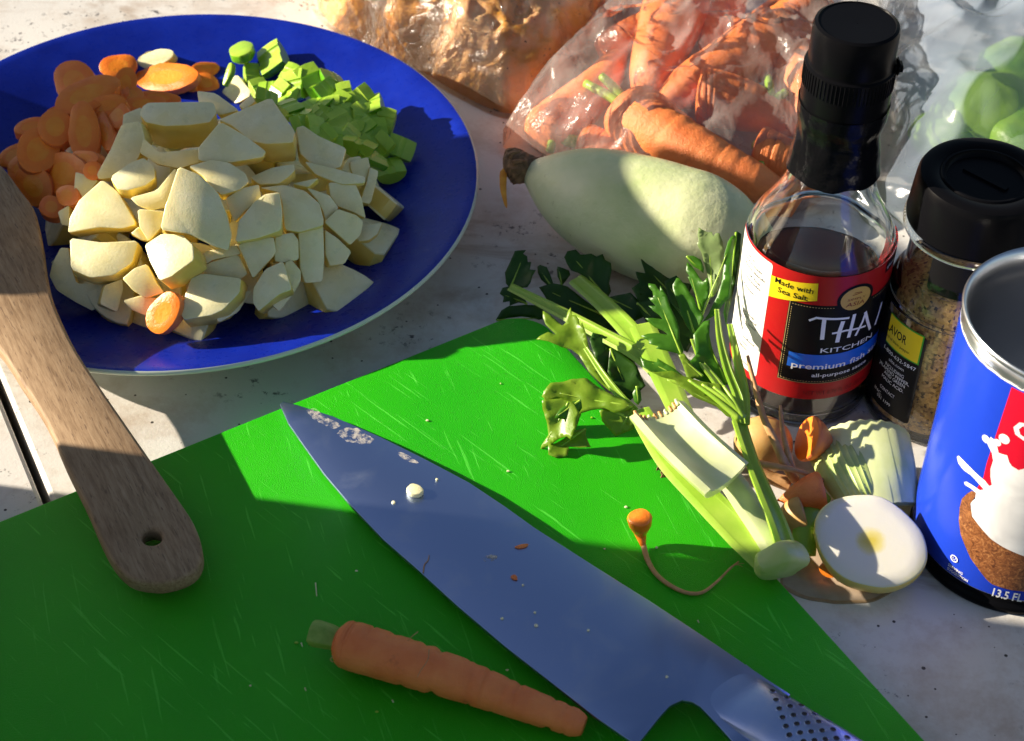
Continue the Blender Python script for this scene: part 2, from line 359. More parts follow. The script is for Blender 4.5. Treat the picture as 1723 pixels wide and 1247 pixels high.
simple('green_veg', (.05, .22, .02), (.36, .60, .05), .22, .4, .5, 1.5, .1, lo=.38, hi=.6)
simple('puddle', (.36, .27, .19), (.46, .36, .27), 1.0, .06)
simple('puddle_rim', (.30, .20, .11), (.40, .29, .18), 2.0, .3)
simple('carton', (.55, .55, .53), rough=.5); simple('cooler_blue', (.10, .14, .22), rough=.45); simple('cooler_white', (.6, .6, .6), rough=.45)  # colours of the added shade blockers

# ================================================================== THE SETTING: table of two planks
tb = bpy.data.objects.new('table', None); C.objects.link(tb); tb['_base'] = (0, 0, 0); tag(tb, None, None, None, 'structure')
g0, g1 = at(0, 650), at(80, 845); gd = (g1 - g0).normalized(); gn = Vector((gd.y, -gd.x, 0))
if gn.x < 0: gn = -gn
def plank(o0, o1):
    A = g0 - gd * 120; B = g0 + gd * 90; v = []; f = []
    pr = [(o0, -3), (o0, -.18), (o0 + .05, -.06), (o0 + .18, 0), (o1 - .18, 0), (o1 - .05, -.06), (o1, -.18), (o1, -3)]
    for p in (A, B):
        for s, z in pr: v.append((p.x + gn.x * s, p.y + gn.y * s, z))
    n = len(pr)
    f = [(i, i + 1, n + i + 1, n + i) for i in range(n - 1)] + [(n - 1, 0, n, 2 * n - 1), tuple(range(n))[::-1], tuple(range(n, 2 * n))]
    o = mesh('plank', v, f, M['table'], tb, False); return o
plank(.16, 110); plank(-70, -.16)

# ================================================================== cutting board
BT = 1.2
bc = at(890, 525, BT)
e1 = (at(0, 877, BT) - at(850, 535, BT)).normalized(); e2 = (at(1557, 1247, BT) - at(995, 630, BT)).normalized()
# true corner = intersection of both edges
p1 = at(850, 535, BT); p2 = at(995, 630, BT); d = p2 - p1
det = e1.x * (-e2.y) + e2.x * e1.y; s_ = (d.x * (-e2.y) + e2.x * d.y) / det
corner = p1 + e1 * s_
def rounded_rect(c0, a, la, b, lb, r, n=8):
    cs = [c0, c0 + a * la, c0 + a * la + b * lb, c0 + b * lb]; dirs = [(b, a), (-a, b), (-b, -a), (a, -b)]
    out = []
    for (din, dout), c in zip([(b, a), (a, b), (b, a), (a, b)], cs): pass
    for i, c in enumerate(cs):
        pr = (cs[i - 1] - c).normalized(); nx = (cs[(i + 1) % 4] - c).normalized(); o = c + pr * r + nx * r
        for k in range(n + 1):
            a_ = k / n * math.pi / 2; out.append(o - nx * r * math.cos(a_) - pr * r * math.sin(a_))
    return out
bp = rounded_rect(corner, e1, 40, e2, 28, 1.7)
v, f, mi = slab(bp, Vector((0, 0, 1)), BT - .01, bev=.07, rough=0)
tag(mesh('cutting_board', v, f, M['board'], smooth=True, sharp=40), 'translucent green plastic cutting board with a rounded corner lying under the knife', 'cutting board')

# ================================================================== plate
PC = (-14.72, 65.02)
pl = thing('dinner_plate', (PC[0], PC[1], 0), 'round dark blue dinner plate heaped with chopped vegetables', 'plate')
top = [(0.01, .78), (4, .78), (7.6, .80), (8.6, .88), (9.4, 1.08), (10.4, 1.42), (11.6, 1.85), (12.5, 2.12), (12.78, 2.2), (12.92, 2.2)]
v, f = lathe(top, PC, 128, False, False); mesh('glaze', v, f, M['glaze'], pl)
und = [(12.92, 2.2), (13.0, 2.15), (13.02, 2.06), (12.95, 1.97), (12.5, 1.85), (11.6, 1.55), (10.3, 1.12), (9.3, .72), (8.2, .38), (7.6, .25), (7.5, .0), (7.2, .0), (7.1, .3), (.01, .35)]
v, f = lathe(und, PC, 128, False, False); mesh('underside', v, f, M['plate_body'], pl)

# ================================================================== heaps on the plate
PILE = [(at(372, 385, 1.0), 8.0, 5.6), (at(165, 262, 1.0), 5.6, 3.4), (at(560, 215, 1.0), 5.2, 2.3)]
def plate_z(x, y):
    r = math.hypot(x - PC[0], y - PC[1]); return lerp(top, r)
def heap(x, y, sh=1.0):
    z = plate_z(x, y)
    for c, r, h in PILE:
        d2 = ((x - c.x)**2 + (y - c.y)**2) / (r * sh)**2
        if d2 < 1: z = max(z, .8 + h * sh * (1 - d2)**.75)
    return z
def hit(px, py, sh=1.0, add=0.0):
    d = ray(px, py); t0 = 50.0
    while t0 < 120:
        p = EYE + d * t0
        if p.z <= heap(p.x, p.y, sh) + add: return p
        t0 += .05
    return at(px, py, 1)
def heap_n(p, sh=1.0):
    e = .4; return Vector((heap(p.x - e, p.y) - heap(p.x + e, p.y), heap(p.x, p.y - e) - heap(p.x, p.y + e), 2 * e)).normalized()
SQ = 'squash pieces heaped on the plate'
SQL = 'pale squash chunk in the heap in the middle of the blue plate'
U = (0, -.36, .93); UL = (-.25, -.4, .88); UR = (.22, -.4, .89); K = (.1, -.72, .68); KL = (-.2, -.66, .72); KR = (.35, -.65, .67)
chunks = [  # window, outline, facing, thickness, lift toward the viewer, label
 (1, [(735,600),(745,555),(775,535),(1000,528),(1115,535),(1138,590),(1100,640),(1000,658),(850,662),(765,640)], U, 1.75, .9, 'thick half round squash chunk lying on top of the pale heap'),
 (1, [(1240,380),(1330,490),(1240,545),(1155,490)], (-.45, -.35, .8), .8, .5, 'brightly sunlit white squash wedge beside the celery on the plate'),
 (1, [(1150,625),(1240,590),(1420,510),(1490,600),(1545,690),(1540,745),(1400,755),(1330,735),(1210,655)], U, 1.5, .7, 'thick squash chunk with a seedy core next to the celery heap'),
 (1, [(1160,640),(1280,710),(1395,790),(1380,822),(1200,852),(1040,842),(1040,770)], (.12, -.6, .79), 1.0, 1.2, None),
 (1, [(640,650),(735,640),(765,720),(725,830),(620,930),(520,938),(508,912),(570,790)], KL, .9, .5, None),
 (1, [(650,600),(745,560),(750,640),(640,655)], U, .8, .2, None),
 (1, [(750,720),(830,800),(1040,780),(1050,850),(940,880),(820,862),(735,800)], K, .8, .0, None),
 (1, [(590,920),(680,855),(750,830),(810,870),(815,930),(760,970),(680,1000),(620,990),(583,945)], U, .8, .8, None),
 (1, [(690,1040),(820,1000),(925,880),(935,960),(880,1085),(790,1108),(720,1080)], K, .6, .3, None),
 (0, [(300,280),(335,295),(365,325),(383,362),(390,395),(384,421),(360,413),(318,396),(269,386),(280,340)], K, .9, 1.2, 'large quarter round squash slice standing in the middle of the pale heap'),
 (1, [(990,870),(1100,835),(1200,850),(1290,910),(1302,955),(1260,990),(1160,1020),(1110,985),(1060,925)], (.05, -.5, .86), .8, .9, None),
 (1, [(395,900),(520,940),(430,1050),(385,1070),(388,960)], KL, .8, .2, None),
 (0, [(173,303),(200,325),(230,378),(205,384),(165,383),(115,392),(117,365),(135,335)], (-.1, -.62, .78), 1.0, .7, 'triangular squash chunk with one dark speck on its cut face'),
 (3, [(365,315),(540,335),(725,325),(692,440),(600,505),(480,518),(370,475)], (0, -.5, .86), 1.0, .8, None),
 (3, [(320,365),(365,365),(375,480),(400,560),(540,565),(540,600),(490,695),(400,650),(300,590),(258,510),(270,440)], K, 1.0, .4, None),
 (3, [(545,560),(640,525),(652,580),(612,700),(522,660)], KR, .9, .2, None),
 (3, [(715,165),(865,170),(842,270),(775,332),(732,260)], K, .8, .3, None),
 (3, [(755,350),(850,290),(950,300),(1010,350),(1018,420),(905,510),(832,530),(790,440)], (-.32, -.42, .85), 1.1, 1.0, 'squash chunk with one corner glaring in direct sun above the lone carrot slice'),
 (3, [(645,530),(700,470),(770,450),(820,540),(862,600),(760,626),(690,590)], K, .9, .4, None),
 (3, [(645,640),(740,615),(830,630),(765,722),(690,690)], K, .7, .2, None),
 (3, [(1000,530),(1060,500),(1265,520),(1255,600),(1170,690),(1100,722),(960,737),(943,715),(970,620)], (-.1, -.55, .83), 1.2, .7, 'squash wedge at the front of the heap touching the lone carrot slice'),
 (3, [(1120,705),(1255,600),(1325,590),(1250,700),(1150,765)], KR, .8, .2, None),
 (3, [(1245,345),(1430,305),(1442,390),(1330,527),(1290,440)], K, .9, .5, None),
 (4, [(350,455),(440,435),(470,480),(476,580),(410,600),(345,590)], KR, .9, .3, None),
 (4, [(390,585),(440,740),(370,770),(330,800),(265,852),(232,805),(235,740),(300,630)], (-.1, -.6, .79), .9, .9, 'squash chunk standing alone at the front foot of the pale heap'),
 (4, [(440,583),(492,640),(490,695),(450,760),(375,852),(335,815),(430,735),(405,600)], KR, .8, .4, None),
 (4, [(470,430),(605,395),(612,560),(605,692),(510,707),(488,620)], KR, .9, .3, None),
 (4, [(615,430),(680,470),(752,545),(720,602),(640,617),(618,560)], KR, .9, .2, None),
 (4, [(610,390),(690,318),(770,345),(814,385),(800,450),(745,512),(690,460)], KR, 1.0, .6, None),
 (4, [(785,488),(815,402),(917,394),(890,440),(840,480)], (.05, -.2, .98), .25, .05, 'thin translucent squash shaving lying on the bare blue plate'),
 (4, [(165,380),(240,280),(300,240),(372,226),(388,330),(388,432),(260,472),(148,487)], (.1, -.62, .78), .9, 1.1, 'quarter round squash slice leaning on a bigger half slice'),
 (4, [(90,260),(180,205),(262,183),(278,260),(200,320),(140,392)], K, .8, .6, None),
 (4, [(270,205),(400,190),(510,220),(582,290),(607,370),(602,402),(480,435),(400,422),(390,300),(372,230)], (.12, -.58, .8), .9, .7, None),
 (4, [(520,195),(630,245),(695,310),(620,395),(605,330),(570,270)], KR, .8, .3, None),
 (4, [(640,180),(770,180),(803,260),(832,372),(760,335),(680,300),(640,250)], KR, .8, .4, None),
 (4, [(745,70),(842,43),(848,100),(822,185),(780,185),(748,110)], KR, .8, .3, None),
 (4, [(848,100),(892,115),(855,292),(803,280),(832,170)], KR, .7, .2, None),
 (4, [(505,70),(600,90),(700,118),(822,150),(820,180),(700,187),(560,132)], (.2, -.4, .89), .35, .8, 'long thin squash sliver lying across the right side of the heap'),
 (4, [(220,155),(330,100),(450,78),(455,112),(420,145),(370,182),(270,188)], U, .7, .5, None),
 (4, [(440,185),(585,148),(530,195)], U, .4, .5, None),
 (2, [(462,672),(500,658),(580,710),(725,775),(700,870),(650,892),(540,855),(478,800)], (.15, -.45, .88), 1.0, .5, None),
 (1, [(1035,475),(1130,485),(1255,575),(1150,605),(1100,545),(1040,535)], (-.3, -.3, .9), .6, .5, None),
 (1, [(1250,555),(1320,500),(1342,528),(1280,572)], (-.3, -.3, .9), .4, .5, None),
 (3, [(305,180),(362,140),(358,248),(318,242)], KL, .7, .2, None),
 (3, [(690,290),(730,255),(778,332),(740,325)], K, .6, .1, None),
 (3, [(1060,385),(1240,345),(1260,400),(1110,425),(1080,445)], K, .7, .1, None),
 (3, [(1085,440),(1245,400),(1300,500),(1260,530),(1060,505)], K, .8, .0, None),
 (2, [(735,830),(800,820),(830,900),(760,920),(700,890)], KR, .7, .1, None),
]
for wnd, pts, n, th, lift, lab in chunks:
    q = Z(wnd, pts); cx = sum(a for a, b in q) / len(q); cy = sum(b for a, b in q) / len(q)
    n = Vector(n).normalized(); p0 = hit(cx, cy); d = ray(cx, cy).normalized(); p0 = p0 - d * lift
    poly = chaikin([onplane(x, y, p0, n) for x, y in q], .09)
    low = min(p.z for p in poly); fl = plate_z(p0.x, p0.y) + .02
    if low < fl: poly = [p + Vector((0, 0, max(0, fl - p.z))) for p in poly]
    v, f, mi = slab(poly, n, th, bev=.035, rough=.07, bulge=.02, taper=random.uniform(.9, 1.02))
    v = [Vector((a.x, a.y, max(a.z, plate_z(a.x, a.y) + .01))) for a in v]
    if not lab: lab = ('pale squash chunk at the edge of the heap next to the carrot slices' if cx < 215 and cy < 330 else 'pale squash chunk at the edge of the heap next to the celery pieces' if cx > 480 and cy < 345 else 'pale squash chunk low on the front slope of the heap above bare blue plate' if cy > 395 else SQL)
    tag(mesh('squash_chunk', v, f, [M['flesh'], M['skin']], mi=mi, sharp=42), lab, 'squash piece', SQ)
# chunks deeper in the heap, seen through the gaps
def sector(r, a, t, rnd):
    pts = [Vector((0, 0, 0))] + [Vector((r * math.cos(a * i / 6), r * math.sin(a * i / 6), 0)) for i in range(7)]
    c = sum(pts, Vector()) / 8; pts = chaikin([p - c for p in pts], .14)
    return slab(pts, Vector((0, 0, 1)), t, bev=.09, rough=.05, bulge=.02)
protos = []
for i in range(5):
    v, f, mi = sector(random.uniform(2.2, 2.9), random.uniform(1.0, 1.6), random.uniform(.9, 1.4), i)
    protos.append((v, f, mi))
pm = []
for i in range(44):
    c, r, h = PILE[0]; a = i * 2.39996; rr = r * .92 * math.sqrt((i + .5) / 44)
    x, y = c.x + rr * math.cos(a), c.y + rr * math.sin(a); z = heap(x, y, .9) - random.uniform(1.0, 1.5)
    z = max(z, plate_z(x, y) + .9)
    k = i % 5
    if len(pm) <= k:
        o = mesh('squash_chunk', *protos[k][:2], [M['flesh'], M['skin']], mi=protos[k][2], sharp=42, loc=(0, 0, 0)); pm.append(o)
    else:
        o = pm[k].copy(); C.objects.link(o)
    hn = heap_n(Vector((x, y, z))); nn = (hn + Vector((random.uniform(-.5, .5), random.uniform(-.5, .5), .2))).normalized()
    o.rotation_euler = (nn.to_track_quat('Z', 'Y') @ Matrix.Rotation(random.uniform(0, 6.28), 3, 'Z').to_quaternion()).to_euler()
    o.location = Vector((x, y, z)) * CM; tag(o, 'pale squash chunk mostly buried under other chunks in the heap', 'squash piece', SQ)

# carrot slices: disc whose picture is an ellipse (centre, half axes, angle)
def disc_piece(wnd, cx, cy, a, b, ang, th, lift, name, mats, label, cat, group, up=None):
    (cx, cy), = Z(wnd, [(cx, cy)]); s = {1: 3.118, 3: 3.118, 0: 1, 2: 3.118, 12: 3.281}[wnd]; a /= s; b /= s
    p0 = hit(cx, cy) ; d = ray(cx, cy).normalized(); p0 = p0 - d * lift
    if up is None:
        hn = heap_n(p0); n = (hn * .8 - d * .6 + Vector((random.uniform(-.55, .55), random.uniform(-.45, .3), random.uniform(-.1, .35)))).normalized()
    else: n = Vector(up).normalized()
    A = R(ang); poly = []
    for i in range(22):
        t_ = 2 * math.pi * i / 22; x = a * math.cos(t_) * (1 + .05 * math.sin(2 * t_ + cx)); y = b * math.sin(t_)
        poly.append(onplane(cx + x * math.cos(A) - y * math.sin(A), cy + x * math.sin(A) + y * math.cos(A), p0, n))
    v, f, mi = slab(poly, n, th, bev=.02, rough=.07, core=1 if name == 'carrot_slice' else 0)
    v = [Vector((q.x, q.y, max(q.z, plate_z(q.x, q.y) + .01))) for q in v]
    return tag(mesh(name, v, f, mats, mi=mi, sharp=42), label, cat, group)
CG = 'carrot slices on the plate'; CL = 'orange carrot slice in the shaded carrot heap on the plate rim'; CB = 'orange carrot slice catching the sun at the top of the carrot heap'
for cx, cy, a, b, ang, lift, lit in [(390,425,100,90,20,.7,1),(620,345,88,52,-8,.5,1),(455,495,150,72,-24,1.1,0),(655,440,52,78,10,1.1,0),(870,405,142,62,-4,1.0,1),(1070,368,72,38,-10,.4,1),(1075,435,68,42,5,.3,1),(830,512,98,30,4,.6,1),
        (290,665,88,80,60,1.0,0),(440,690,68,138,-6,1.2,0),(545,685,38,92,-12,.8,0),(200,785,92,112,35,.9,0),(165,662,84,38,-12,.3,0),(335,910,98,98,0,1.2,0),(175,975,80,100,-25,.8,0),(350,1025,52,48,0,.7,0),(270,1085,56,50,10,.6,0),(70,815,78,46,-30,.3,0),
        (555,555,92,46,-12,.8,0),(615,605,50,60,30,.9,0),(485,895,42,42,0,.5,0),(755,545,100,38,-4,.5,0),(285,590,52,26,-28,.5,1),(960,425,60,42,15,.4,1),(690,500,52,42,0,.4,0),(110,890,60,70,20,.3,0),(440,830,60,40,0,.1,0),(250,830,90,70,0,0,0),(600,480,70,50,0,.1,0),(380,600,80,60,0,.2,0)]:
    disc_piece(1, cx, cy, a * 1.18, b * 1.18, ang, random.uniform(.4, .6), lift * .8, 'carrot_slice', [M['carrot_cut'], M['carrot'], M['carrot_core']], CB if lit else CL, 'carrot slice', CG)
disc_piece(3, 855, 705, 76, 118, 28, .5, .9, 'carrot_slice', [M['carrot_cut'], M['carrot'], M['carrot_core']], 'bright sunlit orange carrot slice alone at the front of the pale heap', 'carrot slice', None, (-.35, -.65, .68))
# lone white seed-shaped piece on the rim
disc_piece(1, 815, 305, 100, 44, -18, .45, .35, 'squash_chunk', [M['flesh'], M['skin']], 'small white oval squash piece on the bare rim behind the carrots', 'squash piece', None, (-.3, -.35, .88))

# celery pieces: short lengths of a C-shaped rib
def crescent(wd, dp, th, n=9):
    o = []; 
    for i in range(n): 
        a = math.pi * (i / (n - 1)); o.append((-wd * math.cos(a), -dp * math.sin(a) * (1 + .03 * (i % 2))))
    for i in range(n):
        a = math.pi * (1 - i / (n - 1)); o.append((-(wd - th) * math.cos(a) * .98, -(dp - th) * math.sin(a) * .9 + th * .15))
    return o
cel_meshes = []
for k in range(6):
    wd = random.uniform(.55, .70); L = random.uniform(.75, 1.05); cr = crescent(wd, wd * random.uniform(.75, 1.0), random.uniform(.40, .48), 12)
    cr = [(x, y + .22) for x, y in cr]
    path = [Vector((0, -L / 2 + L * i / 3, 0)) for i in range(4)]
    v, f = sweep(path, [[(x * s, y * s) for x, y in cr] for s in (.95, 1, 1, .95)])
    cel_meshes.append((v, f, [1 if (i % 24) < 11 else 0 for i in range(3 * 24)] + [0, 0]))
cobj = {}
GL = 'pieces of chopped celery on the plate'; CLL = 'light green chopped celery piece in the celery heap on the plate'
cel = [(345,345,1.45),(230,400,.9),(270,455,.9),(325,465,.9),(380,470,1.0),(455,445,1.25),(545,425,1.3),(430,370,.8),(640,410,1.05),(615,465,1.0),(690,520,.9),(795,495,.95),(720,480,.8),(435,560,1.0),(540,565,1.0),(600,535,.8),(620,600,.9),(680,585,.8),(700,650,1.3),(735,575,.7),(555,670,1.0),(600,705,.9),
       (800,560,.8),(870,545,1.0),(850,590,.8),(930,625,1.05),(815,650,1.0),(880,690,1.15),(790,605,.7),(790,760,1.2),(900,765,1.1),(850,720,1.0),(1005,765,1.1),(945,885,1.2),(870,835,1.1),(660,720,.9),(500,640,.9),(480,600,.9),(740,700,.9),(570,610,.9),(660,540,.8),(300,500,.8),(420,500,.8),(760,660,.9),(830,800,.9)]
for i, (cx, cy, s) in enumerate(cel):
    (px, py), = Z(2, [(cx, cy)]); p = hit(px, py, 1.0, .25); k = i % 6
    if k not in cobj:
        o = mesh('celery_piece', *cel_meshes[k][:2], [M['celery'], M['celery_skin']], mi=cel_meshes[k][2], sharp=45, loc=(0, 0, 0)); cobj[k] = o
    else: o = cobj[k].copy(); C.objects.link(o)
    n = (heap_n(p) + Vector((random.uniform(-.9, .9), random.uniform(-.9, .3), random.uniform(0, .6)))).normalized()
    o.rotation_euler = (n.to_track_quat('Z', 'Y') @ Matrix.Rotation(random.uniform(0, 6.28), 3, 'Z').to_quaternion()).to_euler()
    s *= 1.02; o.scale = (s, s, s); p.z = max(p.z - .15, plate_z(p.x, p.y) + .35 * s); o.location = p * CM
    tag(o, 'celery piece lying apart at the right edge of the celery heap' if (cx, cy) == (1005, 765) else 'chopped celery piece lying against the pale squash heap' if cx + cy * .4 < 690 and cy > 430 else 'chopped celery piece at the outer side of the celery heap facing the bare rim' if cx > 760 else CLL, 'celery piece', GL)
def px_slab(name, wnd, pts, z, n, th, mats, label, cat, group=None, q=.2, **k):
    w_ = Z(wnd, pts); cx = sum(a for a, b in w_) / len(w_); cy = sum(b for a, b in w_) / len(w_); n = Vector(n).normalized()
    p0 = at(cx, cy, z); poly = chaikin([onplane(x, y, p0, n) for x, y in w_], q, 2)
    v, f, mi = slab(poly, n, th, **k); o = mesh(name, v, f, mats, mi=mi if isinstance(mats, list) else None, sharp=42)
    return tag(o, label, cat, group) if label else o
px_slab('celery_piece', 2, [(105,250),(180,208),(243,222),(225,270),(170,295),(115,285)], 2.35, (-.2, .12, .97), .5, [M['celery'], M['celery_skin']], 'single celery piece lying apart on the rim above the heap', 'celery piece', bev=.08)
px_slab('celery_piece', 2, [(70,440),(105,330),(128,325),(125,380),(85,450)], 2.2, (-.5, -.4, .77), .3, [M['celery'], M['celery_skin']], 'thin curved celery sliver between the carrots and the white wedge', 'celery piece', bev=.06)

# ================================================================== wooden spatula, from the board up over the plate rim
a0 = at(262, 950, 2.3); a1 = at(62, 560, 3.15); ax = (a1 - a0).normalized(); sn = ax.cross(Vector((1, 0, 0))); sn = Vector((1, 0, 0)).cross(ax).normalized()
if sn.z < 0: sn = -sn
sp_px = [(240,978),(215,970),(190,945),(168,905),(142,845),(112,785),(88,730),(66,688),(34,640),(0,588),(-60,520),(-125,440),(-190,330),(-200,250),(-150,205),(-70,215),(0,275),(34,318),(58,352),(70,400),(77,450),(88,500),(104,540),(128,588),(165,645),(205,703),(248,765),(290,825),(322,872),(337,908),(340,935),(330,957),(305,972),(270,980)]
poly = [onplane(x, y, a0, sn) for x, y in sp_px]
tmp = poly
poly = smooth_path(poly + [poly[0]], 100)[:-1]
hole = [onplane(255 + 17 * math.cos(t_), 903 + 13 * math.sin(t_), a0, sn) for t_ in [2 * math.pi * i / 24 for i in range(24)]]
def holed_slab(outer, inner, n, t_, bev):
    bm = bmesh.new()
    def loop(pts): 
        vs_ = [bm.verts.new(p) for p in pts]; return vs_
    def inset(pts, d, s=1):
        c_ = sum(pts, Vector()) / len(pts); out = []
        for i, p in enumerate(pts):
            tg = (pts[(i + 1) % len(pts)] - pts[i - 1]).normalized(); nn = tg.cross(n).normalized()
            out.append(p - nn * d)
        return out
    ar = sum(((outer[i]).cross(outer[(i + 1) % len(outer)]) for i in range(len(outer))), Vector()).dot(n)
    sg = 1 if ar > 0 else -1
    prof = [(bev, 0), (bev * .3, bev * .3), (0, bev), (0, t_ - bev), (bev * .3, t_ - bev * .3), (bev, t_)]
    rings = [loop([p - n * z for p in inset(outer, d_ * sg)]) for d_, z in prof]
    ar2 = sum(((inner[i]).cross(inner[(i + 1) % len(inner)]) for i in range(len(inner))), Vector()).dot(n) if inner else 1
    sg2 = -1 if ar2 > 0 else 1
    ir = [loop([p - n * z for p in inset(inner, d_ * sg2)]) for d_, z in prof] if inner else None
    for rr in ([rings] + ([ir] if ir else [])):
        for A_, B_ in zip(rr, rr[1:]):
            for i in range(len(A_)):
                j = (i + 1) % len(A_); bm.faces.new((A_[i], A_[j], B_[j], B_[i]))
    for k in (0, -1):
        ed = [bm.edges.new((r_[i], r_[(i + 1) % len(r_)])) if not bm.edges.get((r_[i], r_[(i + 1) % len(r_)])) else bm.edges.get((r_[i], r_[(i + 1) % len(r_)])) for r_ in ([rings[k]] + ([ir[k]] if ir else [])) for i in range(len(r_))]
        bmesh.ops.triangle_fill(bm, use_beauty=True, edges=ed, normal=n)
    bmesh.ops.recalc_face_normals(bm, faces=bm.faces)
    bm.verts.index_update(); v = [x.co.copy() for x in bm.verts]; f = [tuple(y.index for y in x.verts) for x in bm.faces]; bm.free(); return v, f
v, f = holed_slab(poly, hole, sn, .75, .14)
tag(mesh('wooden_spatula', v, f, M['wood'], sharp=50), 'worn wooden spatula with a hole in its handle leaning over the plate rim', 'spatula')

# ================================================================== chef's knife
kn = thing('chef_knife', at(900, 960, BT), 'wide steel chef knife with a dimpled metal handle lying across the green board', 'knife')
K0 = at(472, 678, BT + .22); kx = (at(1290, 1143, BT + .9) - K0).normalized(); kn_n = kx.cross(Vector((-.45, -.85, 0)).normalized() * -1)
ky = Vector((0, 0, 1)).cross(kx).normalized(); kn_n = kx.cross(ky).normalized()
if kn_n.z < 0: kn_n = -kn_n
kn_n = (kn_n + ky * .0).normalized()
bl = [(471,680),(476,675),(500,681),(560,700),(640,735),(715,772),(790,812),(850,852),(900,888),(1000,952),(1100,1015),(1200,1081),(1290,1142),(1330,1168),(1300,1215),(1245,1262),(1222,1236),(1200,1212),(1178,1189),(1165,1181),(1148,1178),(1128,1187),(1112,1204),(1072,1254),(1040,1233),(1000,1205),(940,1158),(850,1088),(770,1020),(700,956),(645,908),(590,850),(545,797),(510,748),(485,712)]
poly = [onplane(x, y, K0, kn_n) for x, y in bl]
v, f = holed_slab(poly, None, kn_n, .16, .03)
mesh('blade', v, f, M['steel'], kn, sharp=30)
# handle: a swelling oval bar continuing out of the blade
hp = [onplane(x, y, K0, kn_n) - kn_n * .08 for x, y in [(1215,1145),(1262,1185),(1330,1235),(1400,1285),(1500,1355),(1650,1455),(1800,1545),(1850,1580)]]
path = smooth_path(hp, 40); rings = []
for i in range(40):
    u = i / 39; wd = lerp([(0, 1.15), (.15, 1.15), (.3, 1.18), (.6, 1.35), (.9, 1.3), (1, .7)], u); th = lerp([(0, .07), (.1, .16), (.22, .5), (.4, .85), (.9, .85), (1, .4)], u)
    rings.append([(wd * math.copysign(abs(math.cos(6.2832 * k / 28))**.8, math.cos(6.2832 * k / 28)), th * math.copysign(abs(math.sin(6.2832 * k / 28))**.8, math.sin(6.2832 * k / 28))) for k in range(28)])
v, f = sweep(path, rings, kn_n); hd = mesh('handle', v, f, M['steel'], kn, sharp=60)
# dimples sit on the handle surface: rays from above onto the swept bar
def handle_point(px, py):
    d = ray(px, py).normalized(); best = None
    for i in range(len(f) - 2):
        q = [v[k] for k in f[i]]
        for tri in ((q[0], q[1], q[2]), (q[0], q[2], q[3])):
            e1_, e2_ = tri[1] - tri[0], tri[2] - tri[0]; h_ = d.cross(e2_); a_ = e1_.dot(h_)
            if abs(a_) < 1e-9: continue
            s__ = EYE - tri[0]; u_ = s__.dot(h_) / a_; q_ = s__.cross(e1_); v_ = d.dot(q_) / a_
            if u_ < -.001 or v_ < -.001 or u_ + v_ > 1.001: continue
            t_ = e2_.dot(q_) / a_
            if best is None or t_ < best[0]:
                n_ = e1_.cross(e2_).normalized(); n_ = -n_ if n_.dot(d) > 0 else n_; best = (t_, EYE + d * t_, n_)
    return best
dots = []
for col, (x0, y0, nn) in enumerate([(1300,1163,8),(1324,1174,7),(1348,1187,7),(1372,1200,6),(1396,1213,6),(1420,1226,5),(1444,1240,5)]):
    for r_ in range(nn): dots.append((x0 + r_ * 5.6 * (1 + .0), y0 + r_ * 14.8))
for px, py in dots:
    hpnt = handle_point(px, py)
    if not hpnt: continue
    _, p, n = hpnt; s1 = n.orthogonal().normalized(); s2 = n.cross(s1); vv, ff = [], []
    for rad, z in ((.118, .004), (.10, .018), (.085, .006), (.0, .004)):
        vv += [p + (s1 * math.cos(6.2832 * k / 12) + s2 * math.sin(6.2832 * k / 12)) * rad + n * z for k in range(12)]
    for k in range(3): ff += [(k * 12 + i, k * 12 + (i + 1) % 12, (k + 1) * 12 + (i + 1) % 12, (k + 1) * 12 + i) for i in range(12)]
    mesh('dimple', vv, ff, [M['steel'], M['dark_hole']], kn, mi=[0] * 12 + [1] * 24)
# dried starch smear near the tip and scraps lying on the blade
def on_blade(x, y, h=.0): return onplane(x, y, K0 + kn_n * h, kn_n)
def scrap(name, pts, h, th, mt, label, cat, group=None):
    poly = chaikin([on_blade(x, y, h + th) for x, y in pts], .2, 1); v, f, mi = slab(poly, kn_n, th, bev=min(.04, th * .4), rough=.01)
    tag(mesh(name, v, f, mt, sharp=45), label, cat, group)
scrap('squash_chip', [(682,822),(692,812),(706,815),(714,824),(706,832),(690,831)], 0, .22, M['flesh'], 'small pale squash chip lying on the knife blade', 'scrap')
scrap('carrot_peel', [(864,920),(876,915),(890,914),(886,920),(873,923)], 0, .04, M['carrot'], 'thin strip of carrot peel on the knife near its spine', 'scrap', 'scraps on the knife')
scrap('carrot_peel', [(858,970),(864,966),(870,968),(871,976),(863,975)], 0, .05, M['carrot'], 'square crumb of carrot peel in the middle of the blade', 'scrap', 'scraps on the knife')
scrap('squash_film', [(811,940),(822,933),(838,934),(835,942),(818,946)], 0, .02, M['residue'], 'thin pale film of squash stuck on the blade', 'scrap', 'scraps on the knife')
vv, ff = tube([on_blade(x, y, .03) for x, y in [(712,964),(714,950),(720,943),(722,934)]], .022, .012, 14, 6)
tag(mesh('root_hair', vv, ff, M['root'], ), 'fine curved root hair lying on the blade edge', 'scrap')
def smear(pts, seed):
    poly = [on_blade(x, y, .006) for x, y in pts]; c_ = sum(poly, Vector()) / len(poly)
    poly = smooth_path(poly + [poly[0]], 60)[:-1]; poly = [p + (p - c_) * .25 * nz(p, 5, seed) for p in poly]
    mesh('dried_smear', poly + [p - kn_n * .004 for p in poly], [tuple(range(len(poly)))] + [(i, (i + 1) % len(poly), len(poly) + (i + 1) % len(poly), len(poly) + i) for i in range(len(poly))], M['residue'], kn, smooth=False)
smear([(515,690),(530,688),(545,700),(572,715),(560,720),(540,712),(525,702)], 1); smear([(566,726),(590,720),(610,726),(632,742),(615,746),(598,745),(580,740)], 2)
